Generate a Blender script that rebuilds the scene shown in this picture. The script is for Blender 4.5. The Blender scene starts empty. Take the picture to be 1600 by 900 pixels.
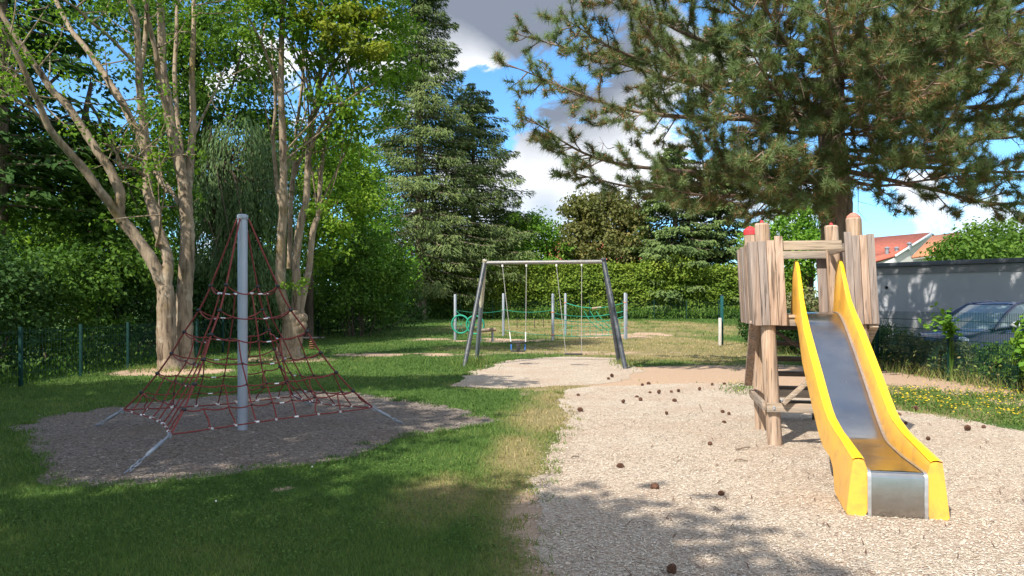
import bpy, bmesh, math, random
import numpy as np
from mathutils import Vector, Matrix, Euler
from mathutils.geometry import tessellate_polygon

R = math.radians
SC = bpy.context.scene
COL = SC.collection
SEED = 7

# ------------------------------------------------------------------ camera, sky, sun, exposure
F, HY, CH = 1150.0, 476.0, 1.6          # focal length and horizon of the 1600 px photograph, eye height
cam_d = bpy.data.cameras.new('camera')
cam = bpy.data.objects.new('camera', cam_d)
COL.objects.link(cam)
cam.location = (0, 0, CH)
cam.rotation_euler = (R(90), 0, 0)
cam_d.sensor_width = 36
cam_d.lens = 36 * F / 1600
cam_d.shift_y = (HY - 450) / 1600
cam_d.clip_end = 3000
cam_d.clip_start = 0.05
SC.camera = cam

SUN_EL = 47.0
SUN_H = Vector((-0.63, -0.777, 0)).normalized()      # horizontal direction towards the sun
w = bpy.data.worlds.new('World')
SC.world = w
w.use_nodes = True
NT = w.node_tree
for n in list(NT.nodes):
    NT.nodes.remove(n)


class NB:
    """small node-graph builder"""
    def __init__(self, nt):
        self.nt = nt

    def n(self, kind, **kw):
        nd = self.nt.nodes.new(kind)
        for k, v in kw.items():
            setattr(nd, k, v)
        return nd

    def put(self, sock, v):
        if isinstance(v, bpy.types.NodeSocket):
            self.nt.links.new(v, sock)
        else:
            if sock.type == 'RGBA' and len(v) == 3:
                v = (*v, 1)
            sock.default_value = v

    def math(self, op, a, b=0.0, clamp=False):
        nd = self.n('ShaderNodeMath', operation=op, use_clamp=clamp)
        self.put(nd.inputs[0], a)
        self.put(nd.inputs[1], b)
        return nd.outputs[0]

    def mix(self, f, a, b, mode='MIX'):
        nd = self.n('ShaderNodeMix', data_type='RGBA', blend_type=mode)
        self.put(nd.inputs[0], f)
        self.put(nd.inputs[6], a)
        self.put(nd.inputs[7], b)
        return nd.outputs[2]

    def ramp(self, f, stops, interp='LINEAR'):
        nd = self.n('ShaderNodeValToRGB')
        nd.color_ramp.interpolation = interp
        els = nd.color_ramp.elements
        while len(els) < len(stops):
            els.new(0.5)
        for e, (p, c) in zip(els, stops):
            e.position = p
            e.color = (*c, 1) if not isinstance(c, float) else (c, c, c, 1)
        self.put(nd.inputs[0], f)
        return nd.outputs[0]

    def noise(self, vec, scale, detail=3, rough=0.5, dist=0.0):
        nd = self.n('ShaderNodeTexNoise')
        if vec is not None:
            self.nt.links.new(vec, nd.inputs['Vector'])
        nd.inputs['Scale'].default_value = scale
        nd.inputs['Detail'].default_value = detail
        nd.inputs['Roughness'].default_value = rough
        nd.inputs['Distortion'].default_value = dist
        return nd.outputs[0]

    def mapping(self, vec, scale=(1, 1, 1), loc=(0, 0, 0), rot=(0, 0, 0)):
        nd = self.n('ShaderNodeMapping')
        self.put(nd.inputs[0], vec)
        nd.inputs[1].default_value = loc
        nd.inputs[2].default_value = rot
        nd.inputs[3].default_value = scale
        return nd.outputs[0]

    def vmath(self, op, a, b=None):
        nd = self.n('ShaderNodeVectorMath', operation=op)
        self.put(nd.inputs[0], a)
        if b is not None:
            self.put(nd.inputs[1], b)
        return nd.outputs['Value'] if op in ('DOT_PRODUCT', 'LENGTH', 'DISTANCE') else nd.outputs[0]


def px_dir(px, py):
    return Vector(((px - 800) / F, 1.0, (HY - py) / F)).normalized()


def build_sky():
    b = NB(NT)
    sky = b.n('ShaderNodeTexSky', sky_type='NISHITA', sun_disc=False)
    sky.sun_elevation = R(SUN_EL)
    sky.sun_rotation = math.atan2(SUN_H.x, SUN_H.y) % (2 * math.pi)
    sky.air_density = 1.0
    sky.dust_density = 0.4
    sky.ozone_density = 2.5
    d = b.n('ShaderNodeTexCoord').outputs['Generated']
    # clouds: noise in the direction, pushed up or down around chosen directions of the sky
    warp = b.mapping(d, scale=(1, 1, 1.9))
    n1 = b.noise(warp, 4.2, 9, 0.62, 0.5)
    n2 = b.noise(warp, 9.0, 6, 0.6, 0.2)

    def blob(px, py, rad_px):
        v = px_dir(px, py)
        dist = b.vmath('DISTANCE', d, tuple(v))
        return b.math('SUBTRACT', 1.0, b.math('DIVIDE', dist, rad_px / F), clamp=True)
    n1 = b.math('ADD', b.math('MULTIPLY', b.math('SUBTRACT', n1, 0.5), 1.5), 0.5)
    dens = b.math('ADD', n1, b.math('MULTIPLY', b.math('SUBTRACT', n2, 0.5), 0.55))
    for (px, py, r, k) in [(840, 10, 330, 0.36), (770, 85, 150, 0.28), (900, 250, 170, 0.40), (800, 290, 150, 0.3), (1440, 330, 190, 0.22),
                           (825, 160, 170, -0.62), (760, 170, 110, -0.25), (930, 150, 150, -0.25), (1480, 215, 230, -0.34), (1230, 190, 180, -0.22),
                           (560, 240, 90, -0.3), (130, 170, 260, -0.34), (1050, 200, 120, -0.15), (380, 30, 90, 0.2), (1080, 270, 90, 0.3)]:
        dens = b.math('ADD', dens, b.math('MULTIPLY', blob(px, py, r), k))
    # clear sky overhead
    zen = b.vmath('DISTANCE', d, (0.12, 0.28, 0.95))
    dens = b.math('SUBTRACT', dens, b.math('MULTIPLY', b.math('SUBTRACT', 1.0, b.math('DIVIDE', zen, 0.5), clamp=True), 0.13))
    # broken cloud added out of view, overhead and behind the camera, as white fill
    sep = b.n('ShaderNodeSeparateXYZ')
    b.put(sep.inputs[0], d)
    behind = b.math('MULTIPLY', b.math('SUBTRACT', 0.05, sep.outputs[1]), 3.0, clamp=True)
    dens = b.math('ADD', dens, b.math('MULTIPLY', behind, 0.16))
    mask = b.ramp(dens, [(0.50, 0.0), (0.60, 1.0)], 'EASE')
    grey = b.math('ADD', b.math('MULTIPLY', blob(850, -5, 265), 2.6),
                  b.math('MULTIPLY', b.math('SUBTRACT', n2, 0.5), 0.6))
    grey = b.math('SUBTRACT', grey, b.math('MULTIPLY', blob(755, 110, 110), 1.3))
    grey = b.math('ADD', grey, b.math('MULTIPLY', blob(850, 330, 70), 0.5), clamp=True)
    cloud = b.mix(grey, (4.6, 4.7, 4.9), (1.05, 1.22, 1.55))
    up = b.n('ShaderNodeSeparateXYZ')
    b.put(up.inputs[0], d)
    lift = b.math('MULTIPLY', up.outputs[2], 6.0, clamp=True)
    mask = b.math('MULTIPLY', mask, b.math('ADD', b.math('MULTIPLY', lift, 0.5), 0.5))
    blue = b.mix(1.0, sky.outputs[0], (0.50, 0.80, 0.99), 'MULTIPLY')
    colr = b.mix(mask, blue, cloud)
    bg = b.n('ShaderNodeBackground')
    bg.inputs[1].default_value = SKY_STRENGTH
    b.put(bg.inputs[0], colr)
    out = b.n('ShaderNodeOutputWorld')
    NT.links.new(bg.outputs[0], out.inputs[0])


SKY_STRENGTH = 0.15
build_sky()
sun_d = bpy.data.lights.new('sun', 'SUN')
sun = bpy.data.objects.new('sun', sun_d)
COL.objects.link(sun)
sun_d.energy = 4.4
sun_d.angle = R(0.5)
sun_d.color = (1.0, 0.93, 0.82)
sun_dir = Vector((SUN_H.x * math.cos(R(SUN_EL)), SUN_H.y * math.cos(R(SUN_EL)), math.sin(R(SUN_EL))))
sun.rotation_euler = sun_dir.to_track_quat('Z', 'Y').to_euler()
sun.location = sun_dir * 60
SC.view_settings.view_transform = 'Standard'
SC.view_settings.look = 'None'
SC.view_settings.exposure = 0.86
SC.view_settings.gamma = 1.0
SC.view_settings.use_curve_mapping = False
SC.render.engine = 'CYCLES'
SC.cycles.use_denoising = True
SC.cycles.max_bounces = 6
SC.cycles.diffuse_bounces = 3
SC.cycles.glossy_bounces = 3
SC.cycles.transmission_bounces = 4
SC.cycles.caustics_reflective = False
SC.cycles.caustics_refractive = False


# ------------------------------------------------------------------ helpers
def at(px, py, Y):
    """the point of the place that the photograph's pixel (px, py) shows at the distance Y"""
    return np.array(((px - 800) * Y / F, Y, CH + (HY - py) * Y / F))


def gp(px, py):
    Y = CH * F / (py - HY)
    return np.array(((px - 800) * Y / F, Y))


def ss(a, b, x):
    t = np.clip((x - a) / (b - a), 0, 1)
    return t * t * (3 - 2 * t)


def hgt(x, y):
    """height of the ground: level near the camera, half a metre higher at the far hedge"""
    return 0.5 * ss(30.0, 60.0, np.asarray(y, float))


def vnoise(x, y, seed=0):
    x = np.asarray(x, float)
    y = np.asarray(y, float)
    xi, yi = np.floor(x).astype(np.int64), np.floor(y).astype(np.int64)
    fx, fy = x - xi, y - yi
    fx, fy = fx * fx * (3 - 2 * fx), fy * fy * (3 - 2 * fy)

    def h(i, j):
        k = (i * 374761393 + j * 668265263 + seed * 974634777) & 0xffffffff
        k = ((k ^ (k >> 13)) * 1274126177) & 0xffffffff
        return ((k ^ (k >> 16)) & 0xffff) / 65535.0
    return (h(xi, yi) * (1 - fx) + h(xi + 1, yi) * fx) * (1 - fy) + (h(xi, yi + 1) * (1 - fx) + h(xi + 1, yi + 1) * fx) * fy


def fbm(x, y, seed=0, octaves=4):
    s, a, t = 0.0, 0.5, 0.0
    for o in range(octaves):
        s = s + a * vnoise(x * 2 ** o, y * 2 ** o, seed + o * 17)
        t += a
        a *= 0.5
    return s / t


def inside(poly, x, y):
    poly = np.asarray(poly)
    r = np.zeros(np.shape(x), bool)
    x0, y0 = poly[-1]
    for x1, y1 in poly:
        c = ((y1 > y) != (y0 > y)) & (x < (x0 - x1) * (y - y1) / (y0 - y1 + 1e-12) + x1)
        r ^= c
        x0, y0 = x1, y1
    return r


def wm(o):
    m = Matrix.Identity(4)
    while o is not None:
        m = Matrix.LocRotScale(o.location, o.rotation_euler.to_quaternion(), o.scale) @ m
        o = o.parent
    return m


def tag(o, label=None, cat=None, group=None, kind=None):
    if label:
        o['label'] = label
    if cat:
        o['category'] = cat
    if group:
        o['group'] = group
    if kind:
        o['kind'] = kind
    return o


def thing(name, label, cat, loc=(0, 0, 0), rz=0.0, group=None):
    o = bpy.data.objects.new(name, None)
    o.empty_display_size = 0.1
    COL.objects.link(o)
    o.location = tuple(float(v) for v in loc)
    o.rotation_euler = (0, 0, rz)
    return tag(o, label, cat, group)


def norm(a):
    return a / np.maximum(np.linalg.norm(a, axis=-1, keepdims=True), 1e-9)


class MB:
    def __init__(self):
        self.V, self.Fs, self.T, self.n = [], [], [], 0

    def add(self, V, Fc, tint=0.5):
        V = np.asarray(V, float).reshape(-1, 3)
        Fc = np.asarray(Fc, np.int64)
        if Fc.ndim == 1:
            Fc = Fc[None]
        self.V.append(V)
        self.Fs.append(Fc + self.n)
        self.T.append(np.broadcast_to(np.asarray(tint, float), (len(Fc),)))
        self.n += len(V)
        return self

    def box(self, c, s, M=None, tint=0.5):
        q = np.array([(x, y, z) for x in (-.5, .5) for y in (-.5, .5) for z in (-.5, .5)]) * np.asarray(s, float)
        if M is not None:
            q = q @ np.asarray(M, float).T
        return self.add(q + np.asarray(c, float), [(0, 1, 3, 2), (4, 6, 7, 5), (0, 4, 5, 1), (2, 3, 7, 6), (0, 2, 6, 4), (1, 5, 7, 3)], tint)

    def beam(self, p0, p1, wd, ht, up=(0, 0, 1), tint=0.5):
        p0, p1 = np.asarray(p0, float), np.asarray(p1, float)
        z = p1 - p0
        L = np.linalg.norm(z)
        z = z / L
        up = np.asarray(up, float)
        x = np.cross(up, z)
        if np.linalg.norm(x) < 1e-6:
            x = np.cross((0, 1, 0), z)
        x = x / np.linalg.norm(x)
        y = np.cross(z, x)
        return self.box((p0 + p1) / 2, (wd, ht, L), np.stack([x, y, z], 1), tint)

    def tube(self, pts, r, n=8, cap=True, tint=0.5, jit=None):
        P = np.asarray(pts, float)
        m = len(P)
        r = np.broadcast_to(np.asarray(r, float), (m,))
        T = np.zeros_like(P)
        T[1:-1] = P[2:] - P[:-2]
        T[0] = P[1] - P[0]
        T[-1] = P[-1] - P[-2]
        T = norm(T)
        a = np.array((1.0, 0, 0)) if abs(T[0][0]) < 0.8 else np.array((0, 1.0, 0))
        U = np.zeros_like(P)
        u = a - T[0] * a.dot(T[0])
        u /= np.linalg.norm(u)
        for i in range(m):
            u = u - T[i] * u.dot(T[i])
            u /= max(np.linalg.norm(u), 1e-9)
            U[i] = u
        W = np.cross(T, U)
        ang = np.arange(n) * 2 * math.pi / n
        rr = r[:, None] * np.ones(n)
        if jit is not None:
            rr = rr * jit
        V = P[:, None] + rr[..., None] * (np.cos(ang)[None, :, None] * U[:, None] + np.sin(ang)[None, :, None] * W[:, None])
        i = np.arange(m - 1)[:, None] * n
        j = np.arange(n)[None]
        k = (j + 1) % n
        q = np.stack([i + j, i + k, i + n + k, i + n + j], -1).reshape(-1, 4)
        base = self.n
        self.add(V.reshape(-1, 3), q, tint)
        if cap:
            self.Fs.append(np.array([[base + x for x in range(n - 1, -1, -1)]]))
            self.T.append(np.array([float(np.mean(tint))]))
            self.Fs.append(np.array([[base + (m - 1) * n + x for x in range(n)]]))
            self.T.append(np.array([float(np.mean(tint))]))
        return self

    def lathe(self, prof, c=(0, 0, 0), n=16, tint=0.5):
        """profile of (radius, z) pairs turned about the vertical"""
        pr = np.asarray(prof, float)
        ang = np.arange(n) * 2 * math.pi / n
        V = np.stack([pr[:, 0][:, None] * np.cos(ang), pr[:, 0][:, None] * np.sin(ang), np.repeat(pr[:, 1][:, None], n, 1)], -1)
        m = len(pr)
        i = np.arange(m - 1)[:, None] * n
        j = np.arange(n)[None]
        k = (j + 1) % n
        q = np.stack([i + j, i + k, i + n + k, i + n + j], -1).reshape(-1, 4)
        base = self.n
        self.add(V.reshape(-1, 3) + np.asarray(c, float), q, tint)
        self.Fs.append(np.array([[base + x for x in range(n - 1, -1, -1)]]))
        self.T.append(np.array([float(tint)]))
        self.Fs.append(np.array([[base + (m - 1) * n + x for x in range(n)]]))
        self.T.append(np.array([float(tint)]))
        return self

    def ball(self, c, r, n=8, m=6, tint=0.5, sq=(1, 1, 1)):
        th = np.linspace(0.05, math.pi - 0.05, m)
        b = MB().lathe(np.stack([np.sin(th), -np.cos(th)], 1), n=n)
        V = np.concatenate(b.V) * r * np.asarray(sq) + np.asarray(c, float)
        base = self.n
        self.V.append(V)
        self.n += len(V)
        for f in b.Fs:
            self.Fs.append(f + base)
            self.T.append(np.full(len(f), float(tint)))
        return self

    def torus(self, c, axis, Rr, r, n=24, m=8, tint=0.5):
        ax = Vector(axis).normalized()
        q = ax.to_track_quat('Z', 'Y').to_matrix()
        M = np.array(q)
        a = np.arange(n + 1) * 2 * math.pi / n
        P = np.stack([np.cos(a) * Rr, np.sin(a) * Rr, a * 0], 1) @ M.T + np.asarray(c, float)
        return self.tube(P, r, m, cap=False, tint=tint)

    def grid(self, G, tint=0.5, close_u=False):
        """G: (a, b, 3) array of points"""
        G = np.asarray(G, float)
        a, b = G.shape[:2]
        i = np.arange(a if close_u else a - 1)[:, None]
        i2 = (i + 1) % a
        j = np.arange(b - 1)[None]
        q = np.stack([i * b + j, i2 * b + j, i2 * b + j + 1, i * b + j + 1], -1).reshape(-1, 4)
        return self.add(G.reshape(-1, 3), q, tint)

    def quads(self, P, D, N, L, W, tint, curl=0.15):
        """leaf-like quads: P centres, D long direction, N normal"""
        P, D, N = np.asarray(P), norm(np.asarray(D)), np.asarray(N)
        S = norm(np.cross(N, D))
        N = np.cross(D, S)
        L = np.broadcast_to(np.asarray(L, float), (len(P),))[:, None]
        W = np.broadcast_to(np.asarray(W, float), (len(P),))[:, None]
        V = np.stack([P - D * L / 2 - N * L * curl * .5, P + S * W / 2 + D * L * .08, P + D * L / 2 - N * L * curl, P - S * W / 2 + D * L * .08], 1)
        k = len(P)
        return self.add(V.reshape(-1, 3), np.arange(k * 4).reshape(-1, 4), tint)

    def tris(self, A, B, C, tint):
        k = len(A)
        return self.add(np.stack([A, B, C], 1).reshape(-1, 3), np.arange(k * 3).reshape(-1, 3), tint)

    def build(self, name, mat, parent=None, smooth=None, bevel=0.0, world=True, shear=0.0):
        V = np.concatenate(self.V) if self.V else np.zeros((0, 3))
        if shear:
            V = V.copy()
            V[:, 0] += shear * V[:, 2]
        if parent is not None and world:
            M = np.array(wm(parent).inverted())
            V = V @ M[:3, :3].T + M[:3, 3]
        me = bpy.data.meshes.new(name)
        me.vertices.add(len(V))
        me.vertices.foreach_set('co', np.ascontiguousarray(V, np.float32).ravel())
        sizes = np.concatenate([np.full(len(f), f.shape[1]) for f in self.Fs])
        loops = np.concatenate([f.ravel() for f in self.Fs])
        me.loops.add(len(loops))
        me.loops.foreach_set('vertex_index', loops.astype(np.int32))
        me.polygons.add(len(sizes))
        st = np.zeros(len(sizes), np.int32)
        st[1:] = np.cumsum(sizes)[:-1]
        me.polygons.foreach_set('loop_start', st)
        me.update(calc_edges=True)
        at_ = me.attributes.new('tint', 'FLOAT', 'FACE')
        at_.data.foreach_set('value', np.concatenate(self.T).astype(np.float32))
        if bevel:
            bm = bmesh.new()
            bm.from_mesh(me)
            bmesh.ops.recalc_face_normals(bm, faces=bm.faces)
            ed = [e for e in bm.edges if len(e.link_faces) == 2 and e.calc_face_angle(0) > R(35)]
            bmesh.ops.bevel(bm, geom=ed, offset=bevel, segments=2, profile=0.6, affect='EDGES', clamp_overlap=True)
            bm.to_mesh(me)
            bm.free()
        if smooth is not None:
            me.shade_smooth()
            if smooth < 180:
                me.set_sharp_from_angle(angle=R(smooth))
        if mat is not None:
            me.materials.append(mat)
        o = bpy.data.objects.new(name, me)
        COL.objects.link(o)
        if parent is not None:
            o.parent = parent
        return o


def kids(o):
    return [c for c in bpy.data.objects if c.parent == o]


def dup(o, loc=None, rz=None, parent=None, label=None, scale=None):
    c = o.copy()
    COL.objects.link(c)
    if parent is not None:
        c.parent = parent
    if loc is not None:
        c.location = tuple(float(v) for v in loc)
    if rz is not None:
        c.rotation_euler = rz if hasattr(rz, '__len__') else (0, 0, rz)
    if scale is not None:
        c.scale = (scale,) * 3
    if label:
        c['label'] = label
    for ch in kids(o):
        dup(ch, parent=c)
    return c


def spline(pts, n=6):
    """Catmull-Rom through the points (rows of any width)"""
    P = np.asarray(pts, float)
    P = np.vstack([2 * P[0] - P[1], P, 2 * P[-1] - P[-2]])
    out = []
    for i in range(1, len(P) - 2):
        t = np.linspace(0, 1, n, endpoint=False)[:, None]
        a, b, c, d = P[i - 1], P[i], P[i + 1], P[i + 2]
        out.append(0.5 * (2 * b + (c - a) * t + (2 * a - 5 * b + 4 * c - d) * t ** 2 + (3 * b - a - 3 * c + d) * t ** 3))
    out.append(P[-2][None])
    return np.vstack(out)


# ------------------------------------------------------------------ materials
def new_mat(name):
    m = bpy.data.materials.new(name)
    m.use_nodes = True
    nt = m.node_tree
    b = NB(nt)
    p = nt.nodes['Principled BSDF']
    return m, b, p, nt


def tint_of(b):
    return b.n('ShaderNodeAttribute', attribute_name='tint').outputs['Fac']


def bump(b, p, h, strength=0.4, dist=0.02):
    nd = b.n('ShaderNodeBump')
    nd.inputs['Strength'].default_value = strength
    nd.inputs['Distance'].default_value = dist
    b.put(nd.inputs['Height'], h)
    b.put(p.inputs['Normal'], nd.outputs[0])


def leaf_mat(name, dark, mid, light, transl=0.32, rough=0.62, spec=0.12):
    """leaf colours differ leaf by leaf (tint) and a little by patch"""
    m, b, p, nt = new_mat(name)
    t = tint_of(b)
    obj = b.n('ShaderNodeTexCoord').outputs['Object']
    big = b.noise(obj, 0.45, 2)
    f = b.math('ADD', b.math('MULTIPLY', t, 0.75), b.math('MULTIPLY', b.math('SUBTRACT', big, 0.38), 0.9), clamp=True)
    c = b.ramp(f, [(0.0, dark), (0.5, mid), (1.0, light)])
    b.put(p.inputs['Base Color'], c)
    p.inputs['Roughness'].default_value = rough
    p.inputs['Specular IOR Level'].default_value = spec
    tr = b.n('ShaderNodeBsdfTranslucent')
    b.put(tr.inputs[0], b.mix(1.0, c, (1.25, 1.35, 0.55), 'MULTIPLY'))
    mx = b.n('ShaderNodeMixShader')
    mx.inputs[0].default_value = transl
    nt.links.new(p.outputs[0], mx.inputs[1])
    nt.links.new(tr.outputs[0], mx.inputs[2])
    nt.links.new(mx.outputs[0], nt.nodes['Material Output'].inputs[0])
    return m


def plain(name, c, rough=0.5, metal=0.0, spec=0.5, var=0.12, scale=30.0, bmp=0.0, coat=0.0, dirt=None, dirt_amt=0.5, dirt_scale=5.0):
    m, b, p, nt = new_mat(name)
    obj = b.n('ShaderNodeTexCoord').outputs['Object']
    n = b.noise(obj, scale, 4, 0.6)
    c2 = tuple(x * (1 - var) for x in c)
    c3 = tuple(min(1, x * (1 + var)) for x in c)
    cc = b.ramp(n, [(0.3, c2), (0.7, c3)])
    if dirt:
        dn = b.noise(obj, dirt_scale, 5, 0.65, 0.4)
        cc = b.mix(b.math('MULTIPLY', b.ramp(dn, [(0.48, 0.0), (0.72, 1.0)]), dirt_amt), cc, dirt)
    b.put(p.inputs['Base Color'], cc)
    rr = b.ramp(n, [(0.2, max(0.02, rough - 0.08)), (0.8, min(1.0, rough + 0.1))])
    b.put(p.inputs['Roughness'], rr)
    p.inputs['Metallic'].default_value = metal
    p.inputs['Specular IOR Level'].default_value = spec
    p.inputs['Coat Weight'].default_value = coat
    if bmp:
        bump(b, p, n, bmp, 0.01)
    return m


def wood(name, a, c, grey, grey_amt=0.5, axis='z', fine=1.0):
    m, b, p, nt = new_mat(name)
    obj = b.n('ShaderNodeTexCoord').outputs['Object']
    rnd = b.n('ShaderNodeObjectInfo').outputs['Random']
    off = b.n('ShaderNodeCombineXYZ')
    t = tint_of(b)
    b.put(off.inputs[0], b.math('MULTIPLY', rnd, 37.0))
    b.put(off.inputs[1], b.math('MULTIPLY', t, 53.0))
    v = b.vmath('ADD', obj, off.outputs[0])
    k = {'x': (1.6, 30, 30), 'y': (30, 1.6, 30), 'z': (30, 30, 1.6)}[axis]
    g = b.noise(b.mapping(v, tuple(x * fine for x in k)), 1.0, 6, 0.62, 0.9)
    k2 = {'x': (0.5, 7, 7), 'y': (7, 0.5, 7), 'z': (7, 7, 0.5)}[axis]
    g2 = b.noise(b.mapping(v, k2), 1.0, 4, 0.55, 1.6)
    base = b.ramp(g, [(0.28, tuple(x * 0.55 for x in a)), (0.45, a), (0.68, c)])
    blot = b.ramp(b.math('ADD', g2, b.math('MULTIPLY', b.math('SUBTRACT', t, 0.5), 0.7)), [(0.40, 0.0), (0.66, 1.0)])
    colr = b.mix(b.math('MULTIPLY', blot, grey_amt), base, b.mix(b.ramp(g, [(0.3, 0.0), (0.7, 1.0)]), tuple(x * 0.55 for x in grey), grey))
    crack = b.ramp(b.noise(b.mapping(v, tuple(x * 1.5 for x in k)), 1.0, 3, 0.5, 0.3), [(0.33, 0.40), (0.42, 1.0)])
    colr = b.mix(1.0, colr, crack, 'MULTIPLY')
    b.put(p.inputs['Base Color'], colr)
    p.inputs['Roughness'].default_value = 0.8
    p.inputs['Specular IOR Level'].default_value = 0.2
    bump(b, p, g, 0.5, 0.006)
    return m


def bark(name, a, c, moss=None, scale=6.0, stretch=0.35, patch=None, rough_b=0.6):
    m, b, p, nt = new_mat(name)
    obj = b.n('ShaderNodeTexCoord').outputs['Object']
    v = b.mapping(obj, (1, 1, stretch))
    g = b.noise(b.mapping(obj, (1, 1, stretch * .35)), scale * 3, 6, 0.65, 0.6)
    g2 = b.noise(v, scale * 0.6, 4, 0.6, 0.8)
    cc = b.ramp(b.math('ADD', b.math('MULTIPLY', g, 0.6), b.math('MULTIPLY', g2, 0.4)), [(0.38, a), (0.47, tuple(x * .45 + y * .55 for x, y in zip(a, c))), (0.60, c)])
    if patch:
        cc = b.mix(b.math('MULTIPLY', b.ramp(b.noise(obj, 2.6, 5, 0.7), [(0.56, 0.0), (0.64, 1.0)]), 0.7), cc, patch)
    if moss:
        cc = b.mix(b.math('MULTIPLY', b.ramp(b.noise(obj, 1.5, 5, 0.65), [(0.55, 0.0), (0.70, 1.0)]), 0.75), cc, moss)
    b.put(p.inputs['Base Color'], cc)
    p.inputs['Roughness'].default_value = 0.9
    p.inputs['Specular IOR Level'].default_value = 0.15
    bump(b, p, g, rough_b, 0.03)
    return m


M = {}
M['wood'] = wood('weathered_wood', (0.33, 0.225, 0.165), (0.52, 0.385, 0.30), (0.31, 0.265, 0.245), 0.8, 'z')
M['wood_x'] = wood('weathered_rail', (0.34, 0.26, 0.19), (0.50, 0.40, 0.30), (0.31, 0.285, 0.26), 0.7, 'x')
M['wood_y'] = wood('weathered_beam', (0.33, 0.24, 0.17), (0.50, 0.38, 0.28), (0.31, 0.28, 0.25), 0.65, 'y')
M['post'] = wood('round_post', (0.38, 0.255, 0.17), (0.58, 0.43, 0.32), (0.36, 0.31, 0.27), 0.5, 'z', 0.7)
M['dark_wood'] = wood('dark_step_wood', (0.10, 0.075, 0.055), (0.17, 0.13, 0.10), (0.12, 0.11, 0.10), 0.5, 'x')
M['red'] = plain('red_cap_plastic', (0.62, 0.045, 0.05), 0.4)
M['yellow'] = plain('yellow_fibreglass', (0.80, 0.42, 0.060), 0.34, var=0.05, scale=6, dirt=(0.34, 0.20, 0.085), dirt_amt=0.55, dirt_scale=7.0)
M['rim'] = plain('yellow_rim', (0.90, 0.55, 0.015), 0.3, var=0.03)
M['steel'] = plain('slide_steel', (0.44, 0.43, 0.41), 0.20, metal=1.0, var=0.06, scale=5, bmp=0.012, dirt=(0.25, 0.24, 0.23), dirt_amt=0.35, dirt_scale=2.5)
M['trim'] = plain('metal_trim', (0.62, 0.62, 0.62), 0.35, metal=0.9)
M['galv'] = plain('galvanised_steel', (0.27, 0.30, 0.34), 0.5, metal=0.35, var=0.12, scale=14)
M['pole'] = plain('pole_paint', (0.33, 0.37, 0.45), 0.42, metal=0.35, var=0.06, scale=5, dirt=(0.3, 0.31, 0.33), dirt_amt=0.4)
M['rope_red'] = plain('red_rope', (0.19, 0.036, 0.032), 0.85, var=0.35, scale=120)
M['black'] = plain('black_plastic', (0.018, 0.018, 0.02), 0.5)
M['ferrule'] = plain('aluminium_ferrule', (0.78, 0.78, 0.78), 0.35, metal=0.5)
M['frame'] = plain('dark_frame_paint', (0.044, 0.054, 0.068), 0.40, var=0.2, scale=18, dirt=(0.20, 0.185, 0.165), dirt_amt=0.5, dirt_scale=7)
M['bar'] = plain('worn_bar_paint', (0.20, 0.20, 0.20), 0.42, metal=0.3, var=0.3, scale=25, dirt=(0.28, 0.2, 0.14), dirt_amt=0.6, dirt_scale=9)
M['pale_wood'] = wood('pale_leg_wood', (0.38, 0.33, 0.25), (0.62, 0.55, 0.44), (0.20, 0.20, 0.20), 0.6, 'z')
M['chain'] = plain('chain_steel', (0.42, 0.40, 0.36), 0.5, metal=0.6)
M['rubber'] = plain('black_rubber', (0.022, 0.022, 0.024), 0.7)
M['blue_plastic'] = plain('blue_plastic', (0.03, 0.14, 0.45), 0.4)
M['white_plastic'] = plain('white_plastic', (0.75, 0.74, 0.70), 0.5)
M['rope_green'] = plain('green_rope', (0.012, 0.27, 0.17), 0.7, var=0.25, scale=80)
M['mint_rope'] = plain('mint_rope', (0.05, 0.36, 0.22), 0.75, var=0.25, scale=80)
M['orange_plastic'] = plain('orange_plastic', (0.65, 0.20, 0.08), 0.5)
M['fence'] = plain('green_fence_paint', (0.0045, 0.034, 0.029), 0.75, spec=0.2, var=0.15)
M['concrete'] = plain('pale_concrete', (0.55, 0.52, 0.48), 0.9, var=0.2, scale=12, bmp=0.3)
M['log'] = wood('log_wood', (0.30, 0.22, 0.15), (0.44, 0.34, 0.24), (0.3, 0.27, 0.24), 0.5, 'x')
M['cone'] = plain('pine_cone_brown', (0.105, 0.048, 0.028), 0.85, var=0.5, scale=60)
M['twig'] = plain('dead_twig', (0.20, 0.15, 0.11), 0.9, var=0.3)

# ------------------------------------------------------------------ the ground
def outline(px_list, ragged, seed, step=0.05, smooth=5):
    P = np.array([gp(*q) if q[1] < 2000 else (q[0], q[1] - 10000) for q in px_list])
    P = spline(np.vstack([P, P[:1]]), smooth)[:-1]
    out = []
    for a, c in zip(P, np.roll(P, -1, 0)):
        k = max(1, int(np.linalg.norm(c - a) / step))
        out.append(a + (c - a) * np.linspace(0, 1, k, endpoint=False)[:, None])
    P = np.vstack(out)
    t = np.roll(P, -1, 0) - np.roll(P, 1, 0)
    nrm = norm(np.stack([t[:, 1], -t[:, 0]], 1))
    d = (fbm(P[:, 0] * 1.7, P[:, 1] * 1.7, seed, 5) - 0.5) * ragged * 2.4
    return P + nrm * d[:, None]


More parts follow.
